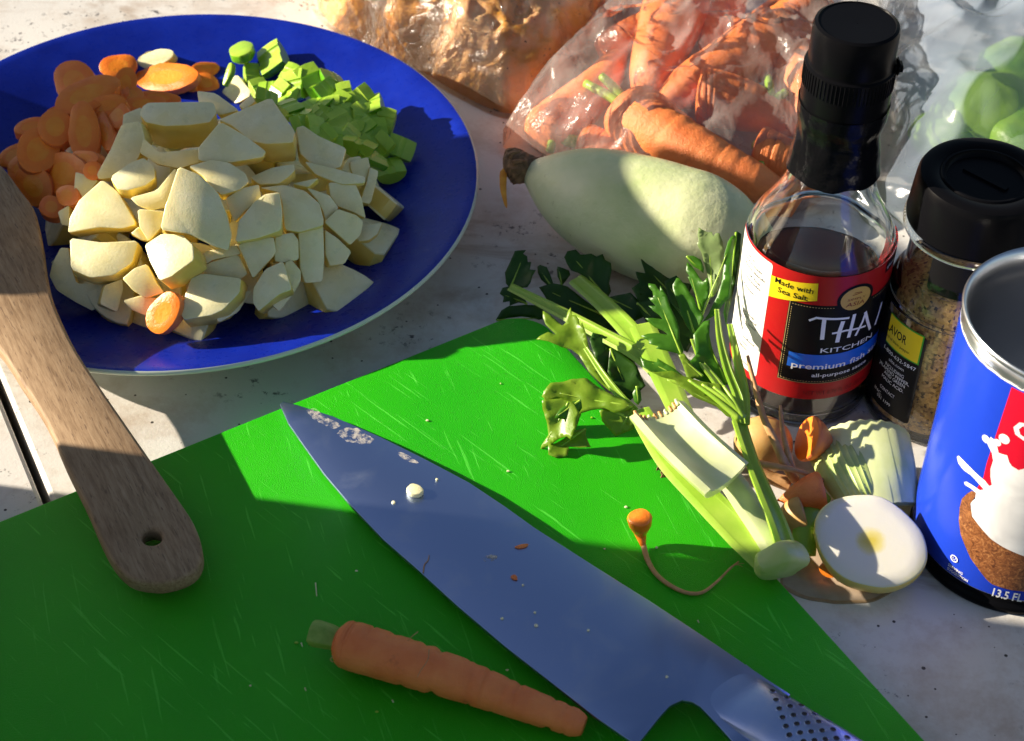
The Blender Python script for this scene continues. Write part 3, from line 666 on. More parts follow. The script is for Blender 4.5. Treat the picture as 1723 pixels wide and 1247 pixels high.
smear([(668,760),(680,762),(695,772),(705,780),(690,777),(676,770)], 3)
for i, (x, y) in enumerate([(880,984),(900,1030),(902,1052),(1122,1138),(662,845),(990,1060),(735,806),(845,1040)]):
    s = random.uniform(2.2, 4); scrap('squash_crumb', [(x + s * math.cos(k * 1.05 + i), y + s * .8 * math.sin(k * 1.05 + i)) for k in range(6)], 0, .05, M['flesh'], 'tiny pale squash crumb scattered on the knife blade', 'crumb', 'crumbs on the knife')

# ================================================================== whole carrot on the board
def carrot(path, prof, name, label, cat='carrot', group=None, stub=None, N=90, seg=28, mt='carrot', parent=None, groove=.085, seed=0, dip=1.0):
    P = smooth_path(path, N); rings = []; rg_ = random.Random(seed); GR = [(rg_.random()**1.1 * .97, rg_.uniform(.004, .010), rg_.uniform(0, 6.28), rg_.uniform(.04, .11) * dip) for _ in range(40)]
    for i in range(N):
        u = i / (N - 1); r = lerp(prof, u); g = nz((u * 26, seed, 0)); g2 = nz((u * 60, seed, 3))
        r *= 1 - groove * .3 * max(0, g)**.7 - groove * .2 * abs(g2)
        dips = [sum(dp * math.exp(-((u - u0) / wd_)**2) * max(0, math.cos((6.2832 * k / seg - a0_) * .5))**2 for u0, wd_, a0_, dp in GR) for k in range(seg)]
        rings.append([(r * (1 - dips[k]) * (1 + .03 * nz((math.cos(6.2832 * k / seg) * 1.5, math.sin(6.2832 * k / seg) * 1.5, u * 12 + seed))) * math.cos(6.2832 * k / seg), r * (1 - dips[k]) * (1 + .03 * nz((math.cos(6.2832 * k / seg) * 1.5, math.sin(6.2832 * k / seg) * 1.5, u * 12 + seed + 4))) * math.sin(6.2832 * k / seg)) for k in range(seg)])
    return sweep(P, rings, Vector((0, 0, 1)))
def cz(x, y, r): return at(x, y, BT + r * .82)
cr = thing('carrot', at(760, 1150, BT), 'unpeeled whole carrot with a cut green stem stub lying beside the knife', 'carrot')
kk = .82; v, f = carrot([cz(566,1078,1.0), cz(610,1092,1.03), cz(760,1139,.95), cz(880,1184,.78), cz(983,1222,.62)], [(a_, b_ * kk) for a_, b_ in [(0, .35), (.012, .62), (.05, .78), (.09, .92), (.14, 1.0), (.25, 1.03), (.4, .98), (.55, .86), (.7, .74), (.85, .64), (.96, .58), (.985, .5), (1, .38)]], '', '', seed=2, N=170, seg=40)
mesh('root', v, f, M['carrot'], cr, sharp=70)
st = [cz(573,1079,1.0), cz(555,1072,1.0), cz(524,1064,1.0)]
P = smooth_path(st, 10); v, f = sweep(P, [[(r_ * math.cos(a) * (1 + .12 * math.sin(5 * a)), r_ * math.sin(a) * .9) for a in [6.2832 * k / 24 for k in range(24)]] for r_ in [.34, .36, .38, .4, .42, .44, .45, .46, .47, .44]])
mesh('stem_stub', v, f, M['stub'], cr, sharp=60)
for pts in ([(722,1093),(720,1110),(708,1128),(702,1140)], [(703,1063),(692,1072),(686,1078)], [(560,1104),(556,1110),(560,1114)]):
    hh = [at(x, y, BT + 1.62 - abs(i - 1) * .06) for i, (x, y) in enumerate(pts)]
    v, f = tube(hh, .018, .01, 12, 5); mesh('root_hair', v, f, M['root'], cr)
for x, y, L in ((531,992,22),(507,1085,6),(513,1160,5),(660,1180,4),(1174,1046,4)):
    v, f = tube([at(x, y - L / 2, BT + .02), at(x + 1, y, BT + .03), at(x + 2, y + L / 2, BT + .02)], .03, .02, 8, 5)
    tag(mesh('celery_thread', v, f, M['celery_pale']), 'short pale vegetable shred stuck to the green board', 'shred', 'shreds on the board')

# ================================================================== carrot tip with long tail on the board
ct = thing('carrot_tip', at(1080, 905, BT), 'cut orange carrot tip with a long curling root tail on the board', 'carrot tip')
pth = smooth_path([at(1076, 868, BT + 1.5), at(1077, 880, BT + 1.15), at(1078, 897, BT + .55), at(1082, 918, BT + .2)], 20)
v, f = sweep(pth, [circ(lerp([(0, .38), (.08, .46), (.35, .42), (.65, .24), (1, .10)], i / 19), 20, .08, 3) for i in range(20)], Vector((0, 1, 0)))
mesh('flesh', v, f, M['carrot_cut'], ct, sharp=45)
v, f = tube([at(1082, 915, BT + .2), at(1091, 945, BT + .10), at(1110, 972, BT + .08), at(1145, 994, BT + .08), at(1178, 998, BT + .08), at(1205, 980, BT + .1), at(1228, 957, BT + .2), at(1243, 945, BT + .25)], .11, .03, 50, 8)
mesh('root_tail', v, f, M['root'], ct)
for e in ((1252, 948), (1250, 954), (1240, 952)):
    v, f = tube([at(1225, 960, BT + .2), at(1238, 950, BT + .25), at(e[0], e[1], BT + .2)], .025, .008, 10, 5); mesh('root_hair', v, f, M['root'], ct)

# ================================================================== whole pale squash behind the celery
sq = thing('squash', at(1080, 420, 0), 'whole pale green squash with a dried brown blossom end behind the celery leaves', 'squash')
sqp = [at(895, 290, 2.3), at(960, 318, 2.4), at(1040, 350, 2.5), at(1120, 378, 2.55), at(1210, 404, 2.6), at(1300, 428, 2.5)]
P = smooth_path(sqp, 70); prf = [q.x for q in smooth_path([Vector((r_, 0, 0)) for r_ in (.6, 1.1, 1.55, 1.92, 2.2, 2.4, 2.52, 2.6, 2.64, 2.64, 2.62, 2.42, 2.05, 1.4, .5)], 70)]
v, f = sweep(P, [circ(prf[i], 48, .03, 1) for i in range(70)])
mesh('rind', v, f, M['rind'], sq)
bs = P[0]; v, f = [], []
P2 = smooth_path([bs + Vector((.35, 0, .05)), bs + Vector((-.3, .05, .15)), bs + Vector((-.9, .1, .22)), bs + Vector((-1.25, .1, .15))], 14)
v, f = sweep(P2, [[(r_ * math.cos(a) * (1 + .22 * nz((math.cos(a) * 3, math.sin(a) * 3, i * .8))), r_ * math.sin(a) * (1 + .22 * nz((math.cos(a) * 3, math.sin(a) * 3, i * .8 + 5)))) for a in [6.2832 * k / 24 for k in range(24)]] for i, r_ in enumerate([.75, .62, .58, .60, .66, .72, .76, .78, .76, .72, .66, .58, .45, .2])])
mesh('blossom_end', v, f, M['dry'], sq, smooth=False)
for k in range(9):
    a = k * .75; b_ = P2[8] ; e_ = Vector((-.25 * math.cos(a), math.cos(a * 1.3) * .55, math.sin(a) * .75))
    v, f = tube([b_ + e_ * .5, b_ + e_ * 1.0 + Vector((-.1, 0, .05)), b_ + e_ * 1.2 + Vector((.3, 0, .1))], .22, .05, 8, 5); mesh('dry_bract', v, f, M['dry'], sq, smooth=False)
v, f, mi = slab(chaikin([at(x, y, 2.6 - .008 * (y - 285)) for x, y in [(840,290),(848,282),(853,290),(852,320),(854,352),(848,345),(841,318)]], .2), Vector((0, -.8, .6)), .08, bev=.02)
mesh('dried_petal', v, f, M['petal'], sq, sharp=40)
v, f, mi = slab(chaikin([at(x, y, 3.15) for x, y in [(904,276),(918,267),(934,273),(916,283)]], .2), Vector((0, -.5, .86)), .06, bev=.02)
mesh('dry_bract', v, f, M['dry'], sq, sharp=40)

# ================================================================== celery
def channel(wd, dp, th, n=11, ribs=.03):
    o = []
    for i in range(n):
        a = math.pi * (.06 + .88 * i / (n - 1)); o.append((-wd * math.cos(a), -dp * math.sin(a) * (1 + ribs * (1 if i % 2 else -1))))
    for i in range(n):
        a = math.pi * (.06 + .88 * (1 - i / (n - 1))); o.append((-(wd - th * .75) * math.cos(a), -(dp - th) * math.sin(a) + th * .1))
    return o
def stalk(pts, wds, up, parent, mt, depth=.6, th=.32, n=26, name='stalk', nn=11, ribs=.03):
    P = smooth_path(pts, n); rings = []
    for i in range(n):
        w_ = lerp(wds, i / (n - 1)); rings.append(channel(w_, w_ * depth, min(th, w_ * .6), nn, ribs))
    v, f = sweep(P, rings, Vector(up)); return mesh(name, v, f, mt, parent, sharp=50)
def leaf(base, tip, width, nrm, parent, mt, bend=.25, fold=.35, lobes=3, seed=0, twist=0.0):
    base = Vector(base); tip = Vector(tip); ax_ = tip - base; L = ax_.length; ax_.normalize(); nrm = Vector(nrm); nrm = (nrm - ax_ * nrm.dot(ax_)).normalized(); sd = ax_.cross(nrm)
    width *= 1.3; n = 48; cols = [-1, -.82, -.6, -.35, -.12, 0, .12, .35, .6, .82, 1]; v, f = [], []
    for i in range(n + 1):
        t_ = i / n
        env = math.sin(math.pi * min(1, t_ * .93 + .07))**.7 * (1 - .25 * t_) if t_ < 1 else 0
        for cidx, u in enumerate(cols):
            ph = t_ * lobes + (.13 if u > 0 else 0) + seed * .17
            lob = abs((ph % 1.0) - .0); lobe = .24 + .76 * (math.sin(math.pi * (lob**.75)))            # big lobes
            te = (t_ * lobes * 3.0 + seed) % 1.0; tooth = .78 + .22 * te                                   # serration
            wd = width * env * (lobe if abs(u) > .3 else .5 + .5 * lobe) * (tooth if abs(u) > .7 else 1)
            fw = L * (.12 * abs(u) * lobe)                                                               # lobes sweep forward
            h_ = fold * width * env * (abs(u)**1.3) * .6 - bend * L * (t_ - .5)**2 * 4 * .5 + .06 * width * nz((t_ * 4 + seed, u * 1.6, seed), 1.0)
            a_ = twist * t_; s2 = sd * math.cos(a_) + nrm * math.sin(a_); n2 = nrm * math.cos(a_) - sd * math.sin(a_)
            v.append(base + ax_ * (L * t_ * .9 + fw * (1 - t_ * .4)) + s2 * (u * wd) + n2 * (h_ + bend * L * .5))
    m_ = len(cols)
    for i in range(n):
        for c_ in range(m_ - 1): f.append((i * m_ + c_, i * m_ + c_ + 1, (i + 1) * m_ + c_ + 1, (i + 1) * m_ + c_))
    o = mesh('leaf', v, f, mt, parent)
    sd_ = o.modifiers.new('thickness', 'SOLIDIFY'); sd_.thickness = .03 * CM; sd_.offset = 0
    return o
def leaf_poly(wnd, pts, z, n, parent, mt, rib=None, bow=.25, rip=.12, seed=0):
    q = Z(wnd, pts); cx = sum(a for a, b in q) / len(q); cy = sum(b for a, b in q) / len(q); n = Vector(n).normalized(); p0 = at(cx, cy, z)
    P = [onplane(x, y, p0, n) for x, y in q]
    if rib: r0, r1 = [onplane(x, y, p0, n) for x, y in Z(wnd, rib)]
    else:
        r0 = max(P, key=lambda p: (p - p0).length); r1 = max(P, key=lambda p: (p - r0).length)
    ra = (r1 - r0); RL = ra.length; ra.normalize(); rs = ra.cross(n)
    P = [p + n * 0 for p in P]; bm = bmesh.new(); vs_ = [bm.verts.new(p) for p in P]; ed = [bm.edges.new((vs_[i], vs_[(i + 1) % len(P)])) for i in range(len(P))]
    bmesh.ops.triangle_fill(bm, use_beauty=True, edges=ed, normal=n)
    for _ in range(3):
        lg = [e for e in bm.edges if e.calc_length() > .22]
        if lg: bmesh.ops.subdivide_edges(bm, edges=lg, cuts=1); bmesh.ops.triangulate(bm, faces=bm.faces)
    def disp(p):
        d_ = p - r0; u = d_.dot(ra) / RL; w_ = d_.dot(rs)
        vein = .02 * math.cos((u * RL - abs(w_) * .8) * 9) * min(1, abs(w_) * 3)
        return n * (bow * min(abs(w_), 1.2)**1.2 - .35 * bow * RL * (u - .5)**2 + rip * nz(p, .9, seed) + rip * .5 * nz(p, 2.2, seed) + vein)
    for v_ in bm.verts: v_.co = v_.co + disp(v_.co)
    for f_ in bm.faces:
        f_.normal_update()
        if f_.normal.dot(n) < 0: f_.normal_flip()
    bm.verts.index_update(); o = mesh('leaf', [v_.co.copy() for v_ in bm.verts], [tuple(x.index for x in f_.verts) for f_ in bm.faces], mt, parent); bm.free()
    sd_ = o.modifiers.new('thickness', 'SOLIDIFY'); sd_.thickness = .03 * CM; sd_.offset = 0
    mid = [r0 + ra * RL * t_ * .86 for t_ in (.02, .25, .5, .75, 1)]; mid = [p + disp(p) + n * .0 for p in mid]
    v, f = tube(mid, .055, .015, 16, 6); mesh('midrib', v, f, M['stalk'], o)
    return o
UPC = (.0, -.45, .9)
def atb(x, y, z): return at(x, y, z + BT - .35)
cb = thing('celery_heart', atb(1320, 975, .1), 'green celery heart with its cut base end and leafy tops leaning toward the bottle', 'celery')
# base butt
P = smooth_path([atb(1318, 962, 1.05), atb(1312, 946, 1.15), atb(1300, 925, 1.3)], 12)
bx = [[(r_ * 1.0 * math.cos(a) * (1 + .10 * math.sin(5 * a + 1) + .03 * math.sin(13 * a)), r_ * .78 * math.sin(a) * (1 + .08 * math.sin(5 * a))) for a in [6.2832 * k / 32 for k in range(32)]] for r_ in [.72, .86, .92, .95, .97, .98, .98, .97, .95, .9, .85, .75]]
v, f = sweep(P, bx); mesh('base_end', v, f, M['celery_mid'], cb, sharp=40)
stalk([atb(1296,948,1.1), atb(1250,900,1.3), atb(1190,840,1.5), atb(1130,778,1.6), atb(1095,725,1.6), atb(1075,690,1.6)], [(0, .55), (.2, .62), (.6, .5), (1, .42)], (-.25, -.1, .95), cb, M['stalk'], .6, nn=21, ribs=.045)
stalk([atb(1312,938,1.2), atb(1282,885,1.5), atb(1250,835,1.7), atb(1215,785,1.8), atb(1180,735,1.8)], [(0, .5), (.4, .58), (1, .5)], (.2, -.3, .93), cb, M['celery_pale'], .5)
stalk([atb(1332,938,1.25), atb(1312,880,1.9), atb(1290,828,2.3), atb(1270,780,2.5), atb(1256,740,2.6), atb(1246,708,2.7)], [(0, .5), (.35, .40), (.7, .32), (1, .34)], (.1, .4, .9), cb, M['stalk'], .9)
stalk([atb(1246,712,2.7), atb(1232,680,2.9), atb(1205,640,3.1), atb(1182,610,3.3), atb(1165,570,3.5)], [(0, .26), (.5, .2), (1, .1)], (.1, .2, 1), cb, M['stalk'], .8, name='petiole')
stalk([atb(1248,712,2.7), atb(1244,670,3.0), atb(1225,620,3.4), atb(1212,570,3.9), atb(1206,520,4.4)], [(0, .26), (.5, .2), (1, .1)], (.1, .2, 1), cb, M['stalk'], .8, name='petiole')
stalk([atb(1252,712,2.7), atb(1252,660,3.0), atb(1240,600,3.4), atb(1228,545,3.8)], [(0, .24), (.5, .2), (1, .12)], (.1, .2, 1), cb, M['stalk'], .8, name='petiole')
for i, (x, y) in enumerate(((1105,788),(1112,800))):
    leaf(atb(x + 10, y + 2, 1.2), atb(x, y - 8, 1.4), .18, (-.3, -.5, .8), cb, M['dry'], .2, .4, 2, 20 + i)
FN = (-.15, -.66, .74)
leaf_poly('A', [(108,380),(150,385),(180,430),(182,395),(225,460),(240,520),(275,590),(295,650),(300,720),(320,780),(315,820),(280,800),(215,785),(160,775),(175,760),(115,745),(125,735),(72,700),(110,685),(160,680),(230,690),(200,665),(150,645),(120,620),(95,592),(140,590),(195,595),(175,570),(140,545),(110,515),(155,515),(130,490),(110,465),(140,465),(135,430),(110,400)], 4.6, (-.25, -.62, .74), cb, M['leaf'], [(312, 815), (140, 400)], .2, .12, 1)
leaf_poly('A', [(380,690),(335,630),(305,560),(285,490),(258,420),(255,390),(278,348),(292,345),(312,372),(332,388),(360,440),(385,470),(400,515),(430,560),(445,590),(410,650)], 5.0, FN, cb, M['leaf'], [(385, 680), (285, 360)], .3, .1, 2)
leaf_poly('A', [(420,560),(405,510),(400,470),(375,410),(350,350),(345,340),(358,340),(335,305),(340,250),(370,275),(400,320),(425,360),(440,375),(465,350),(478,390),(470,470),(450,500),(440,545)], 4.9, FN, cb, M['leaf'], [(425, 550), (345, 260)], .3, .1, 3)
leaf_poly('A', [(490,470),(475,465),(480,400),(465,330),(445,260),(430,200),(410,160),(400,140),(412,130),(405,90),(412,45),(435,60),(470,75),(490,70),(500,100),(515,80),(535,80),(555,130),(565,190),(560,250),(550,330),(540,380),(515,440)], 5.5, (-.1, -.75, .65), cb, M['leaf_soft'], [(495, 465), (470, 80)], .25, .15, 4)
leaf_poly('A', [(545,380),(560,290),(570,200),(590,130),(610,100),(632,90),(640,110),(620,190),(610,260),(605,330),(600,420),(595,460),(560,500),(530,540),(500,575),(440,610),(400,665),(380,690),(420,630),(470,560),(520,460)], 5.4, (.15, -.75, .65), cb, M['leaf'], [(385, 685), (620, 110)], .25, .1, 5)
leaf_poly('A', [(338,215),(380,215),(425,240),(445,290),(440,320),(420,300),(380,280),(350,245)], 5.2, FN, cb, M['leaf'], None, .3, .06, 6)
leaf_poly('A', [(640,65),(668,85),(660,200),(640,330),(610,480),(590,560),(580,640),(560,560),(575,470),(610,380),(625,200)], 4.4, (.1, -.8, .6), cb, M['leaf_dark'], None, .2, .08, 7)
leaf_poly('A', [(378,690),(390,760),(395,810),(350,860),(330,880),(345,945),(420,970),(540,995),(595,985),(560,910),(520,840),(490,760),(475,690),(480,600),(440,610)], 4.2, (0, -.6, .8), cb, M['leaf'], [(580, 985), (420, 620)], .2, .1, 8)
leaf_poly('A', [(60,820),(100,840),(160,855),(165,832),(210,860),(275,900),(330,945),(350,975),(250,930),(180,915),(130,910),(80,885)], 3.9, (-.1, -.5, .86), cb, M['leaf'], None, .25, .06, 9)
leaf_poly('A', [(80,885),(140,912),(250,905),(330,940),(430,972),(540,988),(600,1060),(650,1120),(692,1180),(640,1195),(580,1175),(520,1120),(440,1085),(380,1060),(320,1010),(270,960),(190,940)], 3.8, (0, -.55, .83), cb, M['leaf_pale'], [(670, 1185), (150, 920)], .15, .05, 10)
leaf_poly('A', [(325,800),(360,850),(400,900),(440,940),(345,960),(320,880),(290,810)], 4.2, FN, cb, M['leaf_pale'], None, .1, .05, 11)
leaf_poly('A', [(15,1040),(40,995),(65,1030),(70,1080),(50,1110),(25,1090)], 3.0, FN, cb, M['leaf'], None, .2, .05, 12)
for k_, (a, b) in enumerate((((690, 1180), (430, 985)), ((685, 1185), (500, 1000)), ((680, 1190), (560, 995)), ((660, 1195), (350, 960)))):
    (pa, pb) = Z('A', [a, b]); v, f = tube([at(*pa, 3.75), at((pa[0] + pb[0]) / 2, (pa[1] + pb[1]) / 2 - 3, 4.15), at(*pb, 4.3)], .13, .05, 16, 8); mesh('petiole', v, f, M['stalk'], cb)
# celery tops lying in the shade behind, and pale leaves on the board
cs = thing('celery_bunch', at(1000, 560, 0), 'dark shaded celery stalks and leaves lying under the squash at the board corner', 'celery')
stalk([at(858,482,1.3), at(930,518,1.6), at(1010,560,1.8), at(1080,600,1.9), at(1130,650,1.7)], [(0, .2), (.3, .27), (1, .38)], UPC, cs, M['stalk'], .8)
stalk([at(968,468,1.4), at(1010,505,1.7), at(1050,545,1.9), at(1085,585,1.9)], [(0, .36), (1, .46)], UPC, cs, M['stalk'], .7)
stalk([at(1080,545,2.0), at(1100,590,2.1), at(1118,630,2.1), at(1140,680,2.0), at(1165,730,1.7)], [(0, .55), (.5, .55), (1, .45)], (0, -.3, .95), cs, M['stalk'], .6)
stalk([at(905,505,.6), at(975,545,.8), at(1050,600,.9)], [(0, .18), (1, .28)], UPC, cs, M['stalk'], .8)
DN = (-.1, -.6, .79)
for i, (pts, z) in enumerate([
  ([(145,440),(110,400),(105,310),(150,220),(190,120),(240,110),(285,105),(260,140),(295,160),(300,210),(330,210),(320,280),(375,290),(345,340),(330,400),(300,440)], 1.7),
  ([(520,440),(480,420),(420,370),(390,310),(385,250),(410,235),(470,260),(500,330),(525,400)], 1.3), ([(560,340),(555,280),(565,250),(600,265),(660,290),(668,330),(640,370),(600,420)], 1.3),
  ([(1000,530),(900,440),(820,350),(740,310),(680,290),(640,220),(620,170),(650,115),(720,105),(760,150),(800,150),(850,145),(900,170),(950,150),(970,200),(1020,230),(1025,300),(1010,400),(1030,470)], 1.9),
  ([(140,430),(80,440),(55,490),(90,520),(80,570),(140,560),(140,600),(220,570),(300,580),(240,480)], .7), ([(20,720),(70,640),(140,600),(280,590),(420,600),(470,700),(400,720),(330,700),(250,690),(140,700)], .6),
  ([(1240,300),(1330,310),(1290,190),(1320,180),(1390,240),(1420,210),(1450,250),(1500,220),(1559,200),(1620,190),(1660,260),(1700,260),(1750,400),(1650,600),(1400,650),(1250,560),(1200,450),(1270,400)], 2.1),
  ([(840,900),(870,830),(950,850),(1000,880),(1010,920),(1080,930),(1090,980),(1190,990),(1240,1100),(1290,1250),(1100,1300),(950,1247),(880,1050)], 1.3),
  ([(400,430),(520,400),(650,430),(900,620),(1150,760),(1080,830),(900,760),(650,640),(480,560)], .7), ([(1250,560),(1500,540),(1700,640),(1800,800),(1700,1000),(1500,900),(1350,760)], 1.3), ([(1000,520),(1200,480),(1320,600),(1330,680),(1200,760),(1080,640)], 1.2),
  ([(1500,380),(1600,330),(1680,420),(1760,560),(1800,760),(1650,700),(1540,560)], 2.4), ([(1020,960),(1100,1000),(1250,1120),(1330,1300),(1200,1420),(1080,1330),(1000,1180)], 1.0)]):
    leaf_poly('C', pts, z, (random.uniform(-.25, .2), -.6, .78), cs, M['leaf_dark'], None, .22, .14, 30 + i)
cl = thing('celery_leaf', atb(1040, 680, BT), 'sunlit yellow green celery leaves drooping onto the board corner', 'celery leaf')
stalk([atb(1068,692,1.3), atb(1045,668,1.5), atb(1015,630,1.7), atb(985,585,1.8)], [(0, .2), (1, .1)], UPC, cl, M['stalk'], .8, name='petiole')
stalk([atb(1075,700,1.3), atb(1040,690,1.5), atb(1000,680,1.6)], [(0, .2), (1, .12)], UPC, cl, M['stalk'], .8, name='petiole')
BN = (-.25, -.55, .8)
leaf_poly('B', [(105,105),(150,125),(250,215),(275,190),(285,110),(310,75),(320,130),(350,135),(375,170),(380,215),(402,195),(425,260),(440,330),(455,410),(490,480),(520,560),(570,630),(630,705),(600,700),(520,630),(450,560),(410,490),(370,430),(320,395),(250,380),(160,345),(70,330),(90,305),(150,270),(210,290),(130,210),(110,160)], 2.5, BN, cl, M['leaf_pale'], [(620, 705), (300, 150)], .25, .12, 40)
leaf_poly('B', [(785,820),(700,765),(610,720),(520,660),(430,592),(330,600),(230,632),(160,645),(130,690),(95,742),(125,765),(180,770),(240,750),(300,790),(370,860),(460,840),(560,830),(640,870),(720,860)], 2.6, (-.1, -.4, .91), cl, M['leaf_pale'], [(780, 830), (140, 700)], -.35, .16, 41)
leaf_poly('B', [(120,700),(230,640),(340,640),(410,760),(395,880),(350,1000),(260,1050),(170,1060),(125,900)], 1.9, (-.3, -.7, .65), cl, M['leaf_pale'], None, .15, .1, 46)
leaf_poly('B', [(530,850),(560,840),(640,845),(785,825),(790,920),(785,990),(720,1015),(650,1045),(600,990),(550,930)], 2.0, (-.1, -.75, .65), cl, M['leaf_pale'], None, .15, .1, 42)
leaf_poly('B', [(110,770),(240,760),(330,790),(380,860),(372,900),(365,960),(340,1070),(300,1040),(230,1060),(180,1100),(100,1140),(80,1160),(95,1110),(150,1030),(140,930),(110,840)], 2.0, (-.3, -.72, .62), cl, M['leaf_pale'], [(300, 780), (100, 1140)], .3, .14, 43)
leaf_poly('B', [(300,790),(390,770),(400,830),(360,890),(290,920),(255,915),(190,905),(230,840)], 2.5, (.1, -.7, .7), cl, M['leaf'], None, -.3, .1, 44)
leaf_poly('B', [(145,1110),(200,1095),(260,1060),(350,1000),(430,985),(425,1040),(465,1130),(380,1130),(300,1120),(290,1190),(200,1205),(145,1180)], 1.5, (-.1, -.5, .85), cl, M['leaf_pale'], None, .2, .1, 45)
# thick pale rib section on top
rb = thing('celery_rib', atb(1160, 760, 1.5), 'thick pale celery rib section lying hollow side up on the celery heart', 'celery')
P = smooth_path([atb(1106, 682, 3.1), atb(1150, 730, 3.15), atb(1190, 768, 3.1), atb(1226, 800, 2.9)], 24); n = 24
rings = [channel(lerp([(0, 1.22), (1, 1.28)], i / 23), .92, .36, 21, .02) for i in range(n)]
v, f = sweep(P, rings, Vector((.40, -.55, .72))); mesh('rib', v, f, [M['celery_pale'], M['celery_mid']], rb, sharp=50, mi=[1 if (i % 42) < 20 else 0 for i in range(len(f) - 2)] + [0, 0])
t0_ = P[0]
for k in range(11):
    a = math.pi * (.1 + .8 * k / 10); T = (P[1] - P[0]).normalized(); u = Vector((.40, -.55, .72)); u = (u - T * u.dot(T)).normalized(); s_ = T.cross(u)
    b_ = t0_ + s_ * (-.95 * math.cos(a)) + u * (-.6 * math.sin(a))
    v, f = tube([b_ + T * .15, b_ - T * .04 + u * .05, b_ - T * random.uniform(.05, .14) + u * .12], .10, .06, 6, 6); mesh('torn_edge', v, f, M['tan'] if k % 3 else M['celery_pale'], rb)

# ================================================================== trimmings beside the board
tp = thing('carrot_trimming', at(1285, 790, 0), 'tan rounded carrot crown with thin root hairs rising in front of the bottle', 'carrot trimming')
P = smooth_path([at(1268, 735, .5), at(1275, 738, 1.0), at(1285, 745, 1.7), at(1300, 760, 2.0)], 16)
c_ = at(1285, 748, 1.15); v, f = [], []
for i in range(13):
    th_ = math.pi * i / 12
    for k in range(24):
        a = 6.2832 * k / 24; q = Vector((1.15 * math.sin(th_) * math.cos(a), 1.1 * math.sin(th_) * math.sin(a), 1.12 * math.cos(th_))); v.append(c_ + q * (1 + .05 * nz(q, 1.2)))
for i in range(12):
    for k in range(24): f.append((i * 24 + k, (i + 1) * 24 + k, (i + 1) * 24 + (k + 1) % 24, i * 24 + (k + 1) % 24))
mesh('body', v, f, M['tan'], tp)
for pts, r0, r1 in (([(1338,808,1.2),(1318,775,1.9),(1300,735,2.4),(1284,700,2.9),(1270,650,3.4),(1262,618,3.8),(1258,598,4.1)], .2, .06), ([(1338,805,1.2),(1328,770,1.9),(1319,735,2.3),(1314,700,2.7),(1313,682,2.9)], .16, .05), ([(1275,780,1.8),(1310,786,1.9),(1345,793,1.8),(1385,808,1.4),(1424,828,.9)], .15, .05), ([(1330,815,.9),(1300,805,1.0),(1275,790,1.2)], .3, .2)):
    v, f = tube([at(*p) for p in pts], r0, r1, 36, 8); mesh('root', v, f, M['root'], tp)
def wedge_tip(name, face_c, face_r, face_n, tip, label, skinmat='carrot'):
    """carrot end: a domed cone from a flat cut face to a tip"""
    fc = Vector(face_c); ax_ = (Vector(tip) - fc); L = ax_.length; N = 18
    P = [fc + ax_ * (i / (N - 1)) for i in range(N)]
    v, f = sweep(P, [circ(face_r * max(.04, (1 - (i / (N - 1))**1.7)) * (.93 if i == 0 else 1), 24, .06, 2) for i in range(N)], Vector((0, .3, 1)))
    mi = [0] * (len(f) - 2) + [1, 0]
    tag(mesh(name, v, f, [M[skinmat], M['carrot_cut']], mi=mi, sharp=50), label, 'carrot trimming', 'carrot ends beside the board')
wedge_tip('carrot_end', at(1357, 738, 1.7), .92, None, at(1405, 752, 1.2), 'orange carrot end standing with its sunlit cut face beside the celery base')
wedge_tip('carrot_end', at(1384, 826, 1.5), .78, None, at(1308, 842, 1.2), 'orange carrot end lying with its point toward the celery stalks')
wedge_tip('carrot_end', at(1350, 868, .9), .85, None, at(1300, 880, .7), 'brownish carrot end half hidden behind the celery heart', 'tan')
wedge_tip('carrot_end', at(1392, 962, .5), .35, None, at(1410, 930, .6), 'small orange carrot end peeking out under the round squash slice')
# celery root-end trimming: ribbed pale shells
ce = thing('celery_butt', at(1450, 800, 0), 'pale trimmed celery butt with a browned ragged edge beside the can', 'celery')
stalk([at(1455,742,1.0), at(1462,775,1.3), at(1472,815,1.3), at(1482,860,.9)], [(0, 1.75), (.4, 1.7), (1, 1.5)], (.1, .5, -.85), ce, M['celery_pale'], .55, .4, 24, 'rib', 25, .035)
stalk([at(1405,752,.9), at(1420,785,1.5), at(1440,825,1.5), at(1452,850,1.2)], [(0, 1.15), (.5, 1.0), (1, .7)], (.25, .5, -.8), ce, M['celery_mid'], .55, .3, 24, 'rib', 25, .05)
stalk([at(1352,935,.5), at(1355,900,.8), at(1362,865,1.0), at(1375,835,1.0)], [(0, .45), (.5, .5), (1, .55)], (.1, .3, -.9), ce, M['stalk'], .7, .3, 20, 'rib')
for k in range(16):
    u = k / 15; b_ = at(1385 + 140 * u, 742 + 8 * math.sin(u * 9), 1.25 + .5 * math.sin(u * math.pi))
    v, f = tube([b_, b_ + Vector((random.uniform(-.12, .12), .1, .05)), b_ + Vector((random.uniform(-.25, .25), .16, random.uniform(-.05, .15)))], .07, .03, 6, 5); mesh('ragged_edge', v, f, M['dry'] if k % 4 else M['celery_pale'], ce)
v, f = tube([at(1512, 758, 1.3), at(1514, 745, 1.7), at(1520, 748, 1.9), at(1527, 760, 1.7)], .10, .06, 12, 6); mesh('curled_shred', v, f, M['flesh'], ce)
